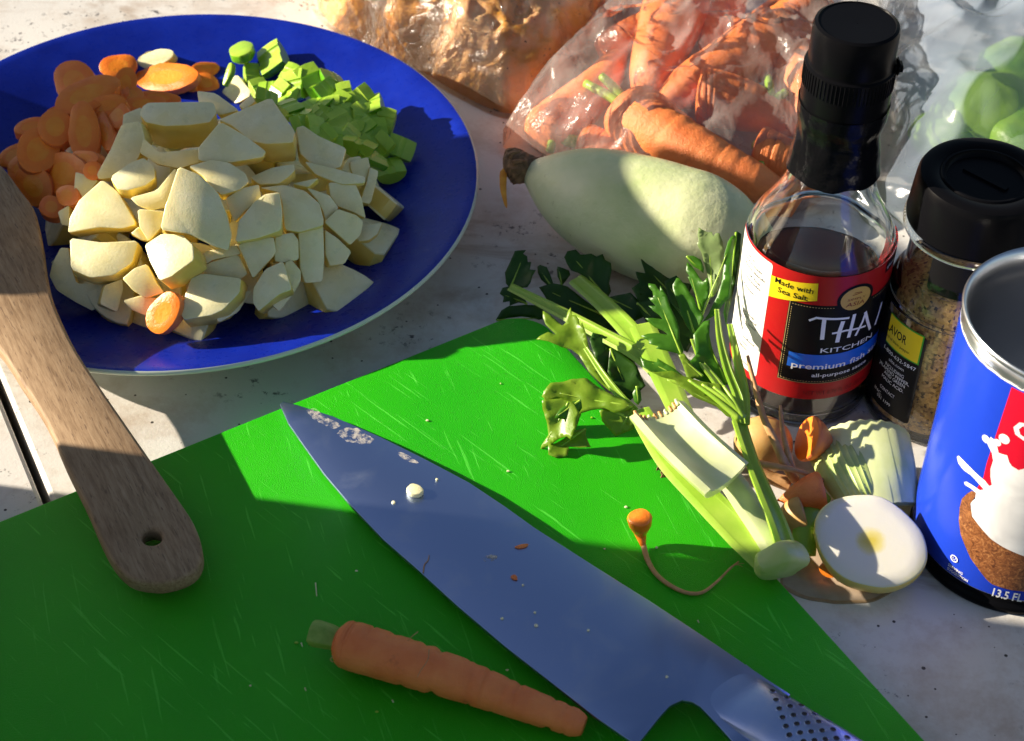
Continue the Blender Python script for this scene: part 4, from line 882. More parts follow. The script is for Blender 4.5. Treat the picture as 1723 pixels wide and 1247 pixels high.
# round squash end slice
sl_n = Vector((-.05, -.33, .94)).normalized(); p0 = at(1467, 905, 1.75)
def rel(x, y, h=0): return onplane(x, y, p0 + sl_n * h, sl_n)
outl = [(1371,895),(1372,872),(1385,852),(1408,838),(1440,832),(1475,833),(1502,845),(1530,868),(1552,895),(1561,925),(1558,950),(1543,970),(1518,984),(1488,989),(1458,985),(1428,976),(1402,958),(1382,930)]
poly = [rel(x, y) for x, y in outl]; poly = smooth_path(poly + [poly[0]], 56)[:-1]
N = len(poly); cen = sum(poly, Vector()) / N; v, f = [], []
for sc, dz in ((.0, .02), (.35, .02), (.7, .01), (.96, 0), (.99, -.03), (1.0, -.1), (.99, -.5), (.93, -.9), (.75, -1.25), (.4, -1.45), (0, -1.5)):
    for p in poly: v.append(cen + (p - cen) * sc + sl_n * (dz + (.012 * nz(p, 2) if sc > .9 else 0)))
for k in range(10):
    for i in range(N): f.append((k * N + i, k * N + (i + 1) % N, (k + 1) * N + (i + 1) % N, (k + 1) * N + i))
t = NT('squash_face'); tc = t.n.new('ShaderNodeTexCoord'); gd_ = t.n.new('ShaderNodeVectorMath'); gd_.operation = 'LENGTH'; t.link(tc.outputs['Object'], gd_.inputs[0])
mp = t.n.new('ShaderNodeMath'); mp.operation = 'MULTIPLY'; t.link(gd_.outputs['Value'], mp.inputs[0]); mp.inputs[1].default_value = 40
ad = t.n.new('ShaderNodeMath'); ad.operation = 'ADD'; t.link(mp.outputs[0], ad.inputs[0]); nn_ = t.noise(2.5, 4); ml = t.n.new('ShaderNodeMath'); ml.operation = 'MULTIPLY'; t.link(nn_, ml.inputs[0]); ml.inputs[1].default_value = .12; t.link(ml.outputs[0], ad.inputs[1])
t.set(color=t.ramp(ad.outputs[0], [(.10, (.62, .50, .08)), (.22, (.70, .62, .26)), (.30, (.72, .70, .58)), (.75, (.72, .70, .60)), (.92, (.60, .58, .28))]), rough=.35, sss=.3, sssr=(1, .85, .45), ssss=.35 * CM, normal=t.bump(t.noise(6, 5), .25, .02)); M['face'] = t.m
o = mesh('squash_slice', v, f, [M['face'], M['skin']], mi=[0] * (4 * N) + [1] * (6 * N), sharp=60, loc=cen); tag(o, 'round white squash end slice with a yellow core leaning beside the can', 'squash slice')
# wet patch below
pp = [at(x, y, .012) for x, y in [(1318,985),(1350,1003),(1400,1012),(1440,1012),(1475,1006),(1510,985),(1545,950),(1500,900),(1400,880),(1340,900),(1318,950)]]
pp = smooth_path(pp + [pp[0]], 80)[:-1]; cen = sum(pp, Vector()) / len(pp); pp = [p + (p - cen) * .05 * nz(p, 1.1) for p in pp]
v, f, mi = slab(pp, Vector((0, 0, 1)), .010, bev=.004, rough=0)
pd = thing('water_puddle', (cen.x, cen.y, 0), 'thin brownish wet patch with a dark dried rim under the squash slice', 'puddle')
mesh('water', v, f, M['puddle'], pd, sharp=30)
v, f = tube([p + Vector((0, 0, -.004)) for p in pp + [pp[0]]], .10, .08, 160, 8); v = [Vector((q.x, q.y, .001 + max(0, q.z) * .14)) for q in v]; mesh('dried_rim', v, f, M['puddle_rim'], pd)

# ================================================================== printing wrapped round a cylinder
def wrap_bm(bm, c, r, name, mt, parent, step=.14):
    bmesh.ops.triangulate(bm, faces=bm.faces)
    xs = [q.co.x for q in bm.verts]; k = math.floor(min(xs) / step)
    while k * step < max(xs):
        bmesh.ops.bisect_plane(bm, geom=bm.verts[:] + bm.edges[:] + bm.faces[:], plane_co=(k * step, 0, 0), plane_no=(1, 0, 0)); k += 1
    for q in bm.verts:
        a = q.co.x / r; q.co = Vector((c[0] + r * math.sin(a), c[1] - r * math.cos(a), q.co.y))
    for fc in bm.faces:
        fc.normal_update(); m_ = fc.calc_center_median()
        if fc.normal.dot(Vector((m_.x - c[0], m_.y - c[1], 0))) < 0: fc.normal_flip()
    bm.verts.index_update(); v = [q.co.copy() for q in bm.verts]; f = [tuple(y.index for y in x.verts) for x in bm.faces]; bm.free()
    return mesh(name, v, f, mt, parent, smooth=True)
def wrap(polys, c, r, name, mt, parent):
    bm = bmesh.new()
    from mathutils.geometry import tessellate_polygon
    for p in polys:
        q = [bm.verts.new((a, b, 0)) for a, b in p]
        for tri in tessellate_polygon([[Vector((a, b, 0)) for a, b in p]]):
            try: bm.faces.new([q[i] for i in tri])
            except ValueError: pass
    return wrap_bm(bm, c, r, name, mt, parent)
def words(txt, c, r, mt, parent, s0, s1, h0, cap=None, bold=.0, shear=0, name='print'):
    """text from s0 to s1 along the label, baseline h0, cap height `cap`"""
    cu = bpy.data.curves.new('txt', 'FONT'); cu.body = txt; cu.size = 1; cu.offset = bold; cu.shear = shear; cu.resolution_u = 2
    o = bpy.data.objects.new('txt', cu); C.objects.link(o); dg = bpy.context.evaluated_depsgraph_get(); me = bpy.data.meshes.new_from_object(o.evaluated_get(dg))
    bm = bmesh.new(); bm.from_mesh(me); bpy.data.objects.remove(o); bpy.data.curves.remove(cu); bpy.data.meshes.remove(me)
    xs = [q.co.x for q in bm.verts]; sx = (s1 - s0) / (max(xs) - min(xs)); x0 = min(xs); sy = (cap / .73) if cap else sx
    for q in bm.verts: q.co = Vector((s0 + (q.co.x - x0) * sx, h0 + q.co.y * sy, 0))
    return wrap_bm(bm, c, r, name, mt, parent)
def words_px(txt, wnd, a, b, c, r, mt, parent, cap=None, **k):
    (p, q) = Z(wnd, [a, b]); s0, h0 = oncyl(*p, c, r); s1, h1 = oncyl(*q, c, r)
    return words(txt, c, r, mt, parent, s0, s1, (h0 + h1) / 2, cap, **k)
def cyl_pts(wnd, pts, c, r): return [oncyl(x, y, c, r) for x, y in Z(wnd, pts)]
def stroke(pts, w_):
    out = []
    for (a, b) in zip(pts, pts[1:]):
        a, b = Vector(a), Vector(b); d_ = (b - a).normalized(); n_ = Vector((-d_.y, d_.x)) * w_ / 2; e_ = d_ * w_ * .3
        out.append([tuple(a - n_ - e_), tuple(b - n_ + e_), tuple(b + n_ + e_), tuple(a + n_ - e_)])
    return out
def rect(s0, s1, h0, h1, r=0):
    if r <= 0: return [(s0, h0), (s1, h0), (s1, h1), (s0, h1)]
    o = []
    for cx, cy, a0_ in ((s1 - r, h1 - r, 0), (s0 + r, h1 - r, 90), (s0 + r, h0 + r, 180), (s1 - r, h0 + r, 270)): o += [(cx + r * math.cos(R(a0_ + 30 * k)), cy + r * math.sin(R(a0_ + 30 * k))) for k in range(4)]
    return o
def disc2(cx, cy, r, ry=None, n=28): return [(cx + r * math.cos(6.2832 * k / n), cy + (ry or r) * math.sin(6.2832 * k / n)) for k in range(n)]

# ================================================================== sauce bottle
BC, BR = (11.6, 55.15), 2.86
bt = thing('sauce_bottle', (*BC, 0), 'glass fish sauce bottle with a black capped neck and red and black label', 'bottle')
outer = [(2.3, 0), (2.62, .05), (2.8, .22), (2.84, .5), (2.84, 7.0), (2.86, 7.3), (2.86, 7.55), (2.78, 7.85), (2.58, 8.25), (2.28, 8.75), (1.98, 9.3), (1.74, 9.9), (1.58, 10.5), (1.48, 11.2), (1.42, 12), (1.3, 12.6), (1.25, 14.5), (1.25, 15.6)]
def spline(prof, n):
    q = smooth_path([Vector((a, b, 0)) for a, b in prof], n); return [(p.x, p.y) for p in q]
inner = [(1.05, 15.6), (1.05, 14.5), (1.08, 12.6), (1.2, 12), (1.27, 11.2), (1.36, 10.5), (1.5, 9.9), (1.74, 9.3), (2.05, 8.75), (2.35, 8.25), (2.56, 7.8), (2.64, 7.4), (2.66, 7.0), (2.66, .75), (2.5, .45), (1.8, .35), (.02, .5)]
v, f = lathe(spline(outer, 70) + spline(inner, 60), BC, 96, True, False); mesh('glass', v, f, M['glass'], bt)
v, f = lathe([(.02, .505), (1.8, .37), (2.45, .5), (2.64, .8), (2.64, 5.95), (2.6, 5.9), (.02, 5.9)], BC, 64, False, False); mesh('sauce', v, f, M['sauce'], bt, sharp=40)
cap = [(1.58, 13.35), (1.6, 13.4), (1.6, 15.2), (1.52, 15.25), (1.5, 15.35), (1.52, 15.42), (1.52, 16.6), (1.47, 16.78), (1.36, 16.84), (1.33, 16.8), (.02, 16.78)]
v, f = lathe(cap, BC, 96, True, False)
cp = mesh('cap', v, f, M['black_cap'], bt, sharp=35)
v, f = [], []
for k in range(70):
    a = 6.2832 * k / 70; s_, c__ = math.sin(a), math.cos(a)
    for r0, r1, z0, z1 in ((1.59, 1.63, 14.4, 15.15),): 
        b_ = len(v); t_ = Vector((-s_, c__, 0)) * .03; q = Vector((c__, s_, 0))
        v += [Vector((*BC, 0)) + q * r0 - t_ + Vector((0, 0, z0)), Vector((*BC, 0)) + q * r1 + Vector((0, 0, z0)), Vector((*BC, 0)) + q * r0 + t_ + Vector((0, 0, z0)), Vector((*BC, 0)) + q * r0 - t_ + Vector((0, 0, z1)), Vector((*BC, 0)) + q * r1 + Vector((0, 0, z1)), Vector((*BC, 0)) + q * r0 + t_ + Vector((0, 0, z1))]
        f += [(b_, b_ + 1, b_ + 4, b_ + 3), (b_ + 1, b_ + 2, b_ + 5, b_ + 4), (b_ + 3, b_ + 4, b_ + 5)]
mesh('grip_ribs', v, f, M['black_cap'], cp, smooth=False)
v, f = [], []; box(v, f, BC[0] + 1.45, BC[0] + 1.78, BC[1] - .6, BC[1] + .1, 15.0, 15.5)
bm = bmesh.new(); vs_ = [bm.verts.new(p) for p in v]; [bm.faces.new([vs_[i] for i in q]) for q in f]; bmesh.ops.bevel(bm, geom=bm.edges[:], offset=.14, segments=3, affect='EDGES'); bm.verts.index_update()
mesh('flip_tab', [q.co.copy() for q in bm.verts], [tuple(y.index for y in x.verts) for x in bm.faces], M['black_cap'], cp); bm.free()
# shrink sleeve: crumpled film from cap to shoulder
v, f = [], []; n = 120; zs = [10.75 + .1 * i for i in range(30)]
for z in zs:
    rb_ = lerp([(10.75, 1.74), (11.3, 1.64), (11.9, 1.56), (12.3, 1.5), (12.7, 1.52), (13.1, 1.62), (13.7, 1.63)], z)
    for k in range(n):
        a = 6.2832 * k / n; fl_ = .05 * nz((math.cos(a) * 3, math.sin(a) * 3, z * 1.5)) + .035 * math.sin(a * 9 + z) * max(0, 1 - abs(z - 12.3) / .6)
        zz = z + (.14 * nz((math.cos(a) * 2, math.sin(a) * 2, 7)) if z < 10.8 else 0); v.append((BC[0] + (rb_ + fl_) * math.cos(a), BC[1] + (rb_ + fl_) * math.sin(a), zz))
for i in range(len(zs) - 1):
    for k in range(n): f.append((i * n + k, i * n + (k + 1) % n, (i + 1) * n + (k + 1) % n, (i + 1) * n + k))
sl_ = mesh('shrink_sleeve', v, f, M['black_film'], bt)
# label
L0 = BR + .012
(_, hb), (_, ht) = cyl_pts(8, [(600, 1122), (700, 207)], BC, L0); (sw, _), (sw2, _) = cyl_pts(8, [(298, 300), (185, 900)], BC, L0); sw = (sw + sw2) / 2
lb = wrap([rect(-4.9, 4.9, hb, ht)], BC, L0, 'label', M['red'], bt); lb['label'] = 'red wraparound paper label with a black front panel'
lb['_base'] = bt['_base']
r1, r2, r3, r4 = L0 + .008, L0 + .016, L0 + .024, L0 + .032
wp = wrap([rect(-4.8, sw, hb + .35, ht - .12, .12)], BC, r1, 'side_panel', M['paper_white'], lb)
(k0, kh1), (k1, kh0) = cyl_pts(8, [(437, 375), (345, 957)], BC, r1); k0 = (k0 + k1) / 2
wrap([rect(k0, 4.6, kh0, kh1)], BC, r1, 'front_panel', M['ink_black'], lb)
(gc, gh), = cyl_pts(8, [(940, 365)], BC, r1)
wrap([disc2(gc, gh, .78, .68)], BC, r1 + .003, 'emblem_border', M['ink_black'], lb)
ln = []
for i in range(60):
    s_ = k0 + .12 + i * .11
    if s_ < 4.5:
        ln.append(rect(s_, s_ + .06, kh0 + .10, kh0 + .125))
        if abs(s_ - gc) > .8: ln.append(rect(s_, s_ + .06, kh1 - .125, kh1 - .10))
for i in range(int((kh1 - kh0 - .25) / .11)): ln.append(rect(k0 + .11, k0 + .135, kh0 + .12 + i * .11, kh0 + .18 + i * .11))
ln += [rect(k0 + .02, k0 + .045, kh0 + .02, kh1 - .02), rect(k0 + .02, 4.5, kh0 + .02, kh0 + .04)]
wrap(ln, BC, r2, 'stitch_border', M['gold_line'], lb)
wrap([disc2(gc, gh, .64, .55)], BC, r2, 'emblem', M['gold'], lb)
words('SIMPLY', BC, r3, M['red_ink'], lb, gc - .36, gc + .42, gh - .06, .11); words('ASIA', BC, r3, M['red_ink'], lb, gc - .40, gc + .40, gh - .34, .2, shear=.15)
wrap(stroke([(gc - .18, gh + .2), (gc + .2, gh + .24)], .03) + stroke([(gc - .12, gh + .3), (gc + .16, gh + .28), (gc + .2, gh + .22)], .025), BC, r3, 'emblem_mark', M['red_ink'], lb)
yt = cyl_pts(8, [(280, 345), (645, 385), (655, 255), (300, 190)], BC, r2); wrap([yt], BC, r2, 'yellow_flag', M['yellow'], lb)
words_px('Made with', 8, (325, 265), (620, 308), BC, r3, M['ink_black'], lb, .25, bold=.012); words_px('Sea Salt', 8, (345, 333), (575, 365), BC, r3, M['ink_black'], lb, .25, bold=.012)
(b0, bh1), (b1, bh0) = cyl_pts(8, [(433, 760), (417, 865)], BC, r2); wrap([rect((b0 + b1) / 2, 4.4, bh0, bh1)], BC, r2, 'blue_band', M['blue_band'], lb)
words_px('premium fish sauce', 8, (455, 840), (1108, 672), BC, r3, M['print_white'], lb, .30, bold=.012)
words_px('KITCHEN', 8, (670, 760), (1048, 668), BC, r3, M['print_white'], lb, .24, bold=.006)
words_px('all-purpose sauce', 8, (603, 945), (1005, 850), BC, r3, M['print_white'], lb, .19, bold=.01)
words_px('NET WT 6.76 FL OZ (200 mL)', 8, (540, 1070), (1005, 965), BC, r3, M['red_ink'], lb, .22, bold=.004)
th = []
for pts, w_ in (([(590, 530), (640, 512), (740, 520), (882, 512)], .10), ([(700, 520), (690, 600), (683, 668)], .16), ([(838, 545), (815, 610), (797, 688)], .17), ([(925, 490), (905, 570), (882, 652)], .15), ([(762, 628), (860, 606), (1005, 572)], .09), ([(1010, 470), (985, 540), (935, 640)], .11), ([(1008, 470), (1022, 530), (1040, 592)], .14), ([(1128, 398), (1108, 470), (1080, 556)], .15)):
    th += stroke(cyl_pts(8, pts, BC, r3), w_)
for i, p in enumerate(th): wrap([p], BC, r3 + .0006 * i, 'brush_stroke', M['print_white'], lb)
for txt, a, b in (('flavor is', (110, 20), (175, 100)), ('sauce is made', (95, 75), (230, 190)), ('flavor blends', (90, 105), (250, 250)), ('of Thai', (85, 150), (215, 275)), ('or marinades.', (85, 190), (225, 320)), ('Kitchen."', (90, 290), (185, 362)), ('to soup', (60, 420), (170, 530)), ('food, and', (50, 450), (185, 575)), ('bowl until', (45, 500), (180, 612)), ('seafood', (20, 600), (170, 730)), ('over', (5, 610), (120, 730)), ('suggest', (5, 660), (115, 760)), ('kitchen.com', (10, 760), (122, 875))):
    (p, q) = cyl_pts(8, [a, b], BC, r3)
    p = (min(q[0], sw - .06) - .105 * len(txt), p[1])
    words(txt, BC, r3, M['ink_black'], lb, max(p[0], -4.2), min(q[0], sw - .06), q[1], .13)
wrap([rect(2.6, 3.8, ht - .62, ht - .1)], BC, r1, 'corner_panel', M['ink_black'], lb); words('gluten', BC, r2, M['print_white'], lb, 2.7, 3.4, ht - .42, .15)

# ================================================================== spice jar
JC, JR = (16.95, 54.0), 2.74
jr = thing('spice_jar', (*JC, 0), 'clear spice jar of speckled tan seasoning with a wide black lid', 'jar')
v, f = lathe(spline([(2.36, 0), (2.61, .05), (2.72, .25), (2.74, .6), (2.74, 5.4), (2.71, 5.9), (2.56, 6.4), (2.3, 6.9), (2.22, 7.4), (2.2, 8.0), (2.2, 8.9)], 60) + [(2.6, 8.95), (2.64, 9.1), (2.62, 9.3), (2.5, 9.35)] + [(2.3, 9.4), (2.08, 9.3)] + spline([(2.06, 8.9), (2.06, 7.4), (2.14, 6.9), (2.3, 6.4), (2.4, 5.9), (2.42, 5.4), (2.42, .5), (2.2, .3), (.02, .35)], 50), JC, 96, True, False)
mesh('jar_glass', v, f, M['glass'], jr)
v, f = lathe([(.02, .36), (2.15, .34), (2.41, .52), (2.41, 5.4), (2.38, 5.9), (2.28, 6.35), (2.1, 6.7), (.02, 6.9)], JC, 64, False, False); mesh('seasoning', v, f, M['spice'], jr)
v, f = lathe([(2.1, 9.36), (2.56, 9.36), (2.58, 9.5), (2.47, 10.9), (2.44, 11.15), (2.36, 11.3), (2.2, 11.36), (1.78, 11.34), (1.66, 11.28), (1.6, 11.34), (1.52, 11.34), (1.48, 11.2), (1.4, 11.12), (.02, 11.12)], JC, 96, False, False); ld = mesh('lid', v, f, M['black_cap'], jr, sharp=35)
v, f = [], []
for k in range(2):
    q = [(-.9, -.12), (.9, -.12), (.9, .12), (-.9, .12)]; a = -.75; b_ = len(v)
    if k: continue
    pts = [(JC[0] + x * math.cos(a) - y * math.sin(a), JC[1] + x * math.sin(a) + y * math.cos(a)) for x, y in q]
    v += [(x, y, 11.12) for x, y in pts] + [(x, y, 11.2) for x, y in pts]; f += [(4, 5, 6, 7), (0, 1, 5, 4), (1, 2, 6, 5), (2, 3, 7, 6), (3, 0, 4, 7)]
mesh('lid_arrow', v, f, M['black_cap'], ld, smooth=False)
q1 = JR + .012
cs_ = cyl_pts(9, [(580, 350), (435, 975), (300, 190)], JC, q1); sr = (cs_[0][0] + cs_[1][0]) / 2; h1_ = (cs_[0][1] + cs_[2][1]) / 2; h0_ = cs_[1][1]
jl = wrap([rect(-4.2, sr, h0_, h1_, .15)], JC, q1, 'label', M['ink_black'], jr)
ys = cyl_pts(9, [(555, 360), (508, 562)], JC, q1 + .008); s1_ = (ys[0][0] + ys[1][0]) / 2
wrap([rect(-3.4, s1_, ys[1][1], ys[0][1])], JC, q1 + .006, 'yellow_panel', M['green_line'], jl); wrap([rect(-3.4, s1_ - .06, ys[1][1] + .06, ys[0][1] - .06)], JC, q1 + .010, 'yellow_panel', M['yellow'], jl)
jt = q1 + .016
words_px('FLAVOR', 9, (275, 305), (425, 395), JC, jt, M['ink_black'], jl, .42, bold=.015); words_px('a blend of black pepper.', 9, (262, 330), (452, 472), JC, jt, M['ink_black'], jl, .14)
for txt, a, b, cap_ in (('1-800-632-5847', (262, 470), (487, 605), .19), ('alts.com', (300, 530), (403, 605), .16), ('INCLUDING', (270, 580), (403, 655), .17), ('JALAPENO PEPPER,', (230, 570), (440, 708), .17), ('AND GREEN', (262, 640), (410, 722), .17), ('MALIC ACID.', (250, 650), (400, 755), .17), ('CONTACT', (235, 725), (337, 795), .17), ('INC.', (205, 735), (248, 770), .15), ('031 1199', (215, 785), (307, 852), .16)):
    (p, q) = cyl_pts(9, [a, b], JC, jt); words(txt, JC, jt, M['print_white'], jl, min(p[0], q[0] - .5), q[0], q[1], cap_)
wrap([rect(-1.9, -.25, 7.15, 8.85, .2)], JC, 2.2 + .012, 'neck_seal', M['ink_black'], jr)

# ================================================================== coconut milk can
AC, AR, AH = (18.75, 46.62), 3.70, 11.1
cn = thing('coconut_can', (*AC, 0), 'opened blue and red coconut milk can with a torn paper label', 'can')
v, f = lathe([(3.3, .35), (3.45, .02), (3.62, 0), (3.72, .06), (3.74, .2), (3.72, .36), (3.62, .42), (3.6, .6), (3.66, .8)], AC, 96, False, False); mesh('bottom_rim', v, f, M['black_cap'], cn)
ins = [(3.60, 10.95), (3.52, 10.85), (3.50, 10.4)] + [(3.5 + .05 * math.cos(k * math.pi), 10.0 - k * .28) for k in range(26)] + [(3.45, .6), (.02, .6)]
v, f = lathe([(3.66, .75), (3.66, 10.6), (3.58, 10.75), (3.66, 10.85), (3.76, 10.95), (3.78, 11.03), (3.72, 11.1), (3.64, 11.08)] + ins, AC, 96, False, False); mesh('tin_wall', v, f, M['tin'], cn, sharp=60)
v, f = lathe([(.02, 1.6), (3.45, 1.6)], AC, 48, False, False); mesh('milk_residue', v, f, M['can_white'], cn)
c1 = AR + .002
def torn(s0, s1, h0, h1, amp=.06, n=90): return [(s0, h0), (s1, h0)] + [(s1 + (s0 - s1) * i / n, h1 + amp * nz((i * .9, 0, 0)) + amp * .5 * nz((i * 2.3, 4, 0))) for i in range(n + 1)]
clb = wrap([torn(-9, 9, .82, 10.35)], AC, c1, 'label', M['can_blue'], cn)
wrap([torn(-9, 9, 10.2, 10.42, .10)], AC, c1 - .006, 'torn_paper', M['paper_white'], cn)
c2, c3, c4, c5 = c1 + .008, c1 + .016, c1 + .024, c1 + .032
rl = cyl_pts(9, [(1195, 590), (985, 1247)], AC, c2); rl2 = cyl_pts(10, [(585, 110)], AC, c2)
rp = [(rl[0][0], 10.28), (rl[1][0], rl[1][1]), (rl2[0][0], rl2[0][1]), (rl2[0][0] - .2, rl2[0][1] - 1.0), (6, rl2[0][1] - 1.0), (6, 10.28)]
wrap([rp], AC, c2, 'red_panel', M['can_red'], clb)
(cc0, ch0), (cc1, ch1) = cyl_pts(9, [(1160, 1040), (1247, 985)], AC, c3); words('Coconut', AC, c3, M['can_white'], clb, cc0, cc0 + 4.6, ch0 - .05, .8, bold=.02, name='brand_print')
spl = cyl_pts(10, [(525,265),(490,290),(500,400),(560,480),(640,570),(730,630),(891,700),(1050,740),(1250,700),(1250,20),(1050,-60),(891,40),(850,50),(800,20),(780,-10),(765,-60),(700,-80),(680,-170),(640,-200),(620,-140),(650,-80),(660,-20),(640,40),(640,100),(650,160),(630,170),(600,130),(540,80),(480,20),(430,-30),(400,-60),(388,-50),(400,0),(440,50),(490,85),(515,110),(560,160),(590,195),(560,200),(510,165),(460,135),(442,140),(448,160),(490,185),(530,220)], AC, c3)
wrap([spl], AC, c3, 'milk_splash', M['milk'], clb)
for x, y, r_ in ((960 / 1, 0, 0),):
    pass
for wnd, x, y, r_ in ((9, 980, 1075, .16), (9, 1108, 1075, .2), (9, 1060, 1100, .14)):
    (s_, h_), = cyl_pts(wnd, [(x, y)], AC, c3); wrap([disc2(s_, h_, r_)], AC, c3 + .003, 'milk_drop', M['milk'], clb)
wrap(stroke(cyl_pts(9, [(985, 1080), (1025, 1135), (1050, 1180)], AC, c3), .16) , AC, c3 + .005, 'milk_streak', M['milk'], clb)
hk = cyl_pts(10, [(525,215),(500,205),(465,225),(425,265),(408,330),(402,430),(415,530),(450,620),(490,710),(540,780),(610,870),(650,905),(720,930),(800,950),(891,960),(1050,960),(1250,900),(1250,690),(1050,735),(891,695),(730,625),(640,565),(560,475),(500,395),(488,300),(520,255)], AC, c4)
wrap([hk], AC, c4, 'coconut_husk', M['husk'], clb)
words_px('13.5 FL', 10, (650, 985), (872, 1040), AC, c5, M['can_white'], clb, .42, bold=.02)
(us, uh), = cyl_pts(10, [(366, 713)], AC, c5)
ringp = [[(us + rr * math.cos(6.2832 * k / 20), uh + rr * math.sin(6.2832 * k / 20)) for k, rr in ((k, .16), (k + 1, .16), (k + 1, .12), (k, .12))] for k in range(20)]
wrap(ringp, AC, c5, 'kosher_mark', M['can_white'], clb); words('U', AC, c5, M['can_white'], clb, us - .06, us + .06, uh - .07, .15)
words_px('SERVING', 10, (320, 765), (428, 835), AC, c5, M['can_white'], clb, .13, bold=.01); words_px('SUGGESTION', 10, (312, 795), (468, 885), AC, c5, M['can_white'], clb, .13, bold=.01)

# ================================================================== bags
def bag(name, foot, h, mt, label, wr=.35, ps=1.0, seed=0, N=150, Kk=46, prof=2.4, octs=((0, .28, 1), (1, .6, .55), (2, 1.25, .28)), inner=None, drape=None):
    foot = smooth_path([Vector(p) for p in foot] + [Vector(foot[0])], N + 1)[:-1]; cen = sum(foot, Vector()) / N; v, f = [], []
    for k in range(Kk + 1):
        q = 1 - k / Kk
        for i, p in enumerate(foot):
            d_ = p - cen; pt = cen + d_ * q
            hh = h * (1 - q**prof)**.62
            cr_ = 0
            for o_, sc, am in octs:
                a_ = abs(nz((pt.x, pt.y, seed), sc, o_ + seed)); cr_ += am * (1 - 2.2 * min(a_, .45))
            e_ = min(1, k / 3) * (hh / h if k < Kk * .3 else 1)
            v.append(Vector((pt.x, pt.y, .03 + max(0, hh + wr * cr_ * e_ - wr * .4 * e_))) + d_ * (.04 * nz((pt.x, pt.y, 3), .5, seed) * (1 if k else 0)))
    for k in range(Kk):
        for i in range(N): f.append((k * N + i, k * N + (i + 1) % N, (k + 1) * N + (i + 1) % N, (k + 1) * N + i))
    if drape:
        from mathutils.bvhtree import BVHTree
        tv, tf = [], []
        for o_ in drape:
            b_ = len(tv); tv += [Vector(o_['_base']) + q_.co / CM for q_ in o_.data.vertices]; tf += [tuple(b_ + i for i in p_.vertices) for p_ in o_.data.polygons]
        bv = BVHTree.FromPolygons(tv, tf)
        for i, q_ in enumerate(v):
            hi_ = bv.ray_cast(Vector((q_.x, q_.y, 30)), Vector((0, 0, -1)))[0]
            if hi_ and hi_.z + .1 > q_.z: v[i] = Vector((q_.x, q_.y, hi_.z + .1))
    t_ = thing(name, (cen.x, cen.y, 0), label, 'bag')
    mesh('film', v, f, mt, t_)
    if inner:
        w2 = []
        for q in v:
            zz = max(.02, (q.z - .25) * inner[1] + inner[2] * nz(q, .55, 3) + .5 * inner[2] * nz(q, 1.3, 5)); w2.append(cen + (q - cen) * .955); w2[-1].z = min(zz, q.z - .06) if q.z > .1 else .01
        mesh('marinade', w2, f, M[inner[0]], t_)
    return t_
# chicken bag
f1 = [at(x, y, 0) for x, y in [(508,-10),(545,42),(610,82),(690,118),(770,165),(850,200),(920,188),(985,140),(1040,60),(1080,-60),(1060,-190),(900,-260),(650,-230),(530,-130)]]
def lump(name, c_, rx, ry, rz, mt, label, cat, group, seed, rot=0, rg=.18):
    c_ = Vector(c_); v, f = [], []; a, b = 22, 36
    for i in range(a + 1):
        th_ = math.pi * i / a
        for k in range(b):
            ph = 6.2832 * k / b; q = Vector((math.sin(th_) * math.cos(ph), math.sin(th_) * math.sin(ph), math.cos(th_)))
            s_ = 1 + rg * nz(q, 1.3, seed) + rg * .45 * nz(q, 3.1, seed); x, y, z = q.x * rx * s_, q.y * ry * s_, q.z * rz * s_
            v.append(c_ + Vector((x * math.cos(rot) - y * math.sin(rot), x * math.sin(rot) + y * math.cos(rot), z)))
    for p in v: p.z = max(p.z, .06)
    for i in range(a):
        for k in range(b): f.append((i * b + k, (i + 1) * b + k, (i + 1) * b + (k + 1) % b, i * b + (k + 1) % b))
    return tag(mesh(name, v, f, mt), label, cat, group)
ck = 'chicken pieces in the zip bag'
LUMPS = []
for i, (x, y, z, rx, ry, rz, ro) in enumerate([(590,20,1.5,3.0,1.7,1.6,-.6),(690,70,1.6,2.9,1.8,1.7,-.7),(770,115,1.3,2.6,1.6,1.4,-.6),(800,30,2.0,3.0,2.2,2.2,.4),(870,110,1.6,2.6,2.0,1.9,.3),(720,-40,2.2,3.2,2.4,2.2,.1),(900,20,2.0,2.6,2.4,2.2,.8),(940,100,1.4,2.2,1.7,1.6,.9),(980,40,1.6,2.0,2.2,1.8,.9),(880,-70,2.2,3.2,2.6,2.2,.2),(620,-60,1.8,3.0,2.2,1.9,-.5),(850,165,.8,2.2,1.1,.8,-.3)]):
    y -= 48; LUMPS.append(lump('chicken_piece', at(x, y, z * .85), rx * 1.1, ry * .95, rz * .85, M['chicken'], 'raw chicken piece in orange herb marinade inside the clear bag', 'chicken', ck, i, ro, .3))
bag('chicken_bag', f1, 4.3, M['film_clear'], 'clear zip bag of orange marinated chicken lying behind the blue plate', .8, seed=1, prof=6, drape=LUMPS, inner=('chicken', .80, .5))
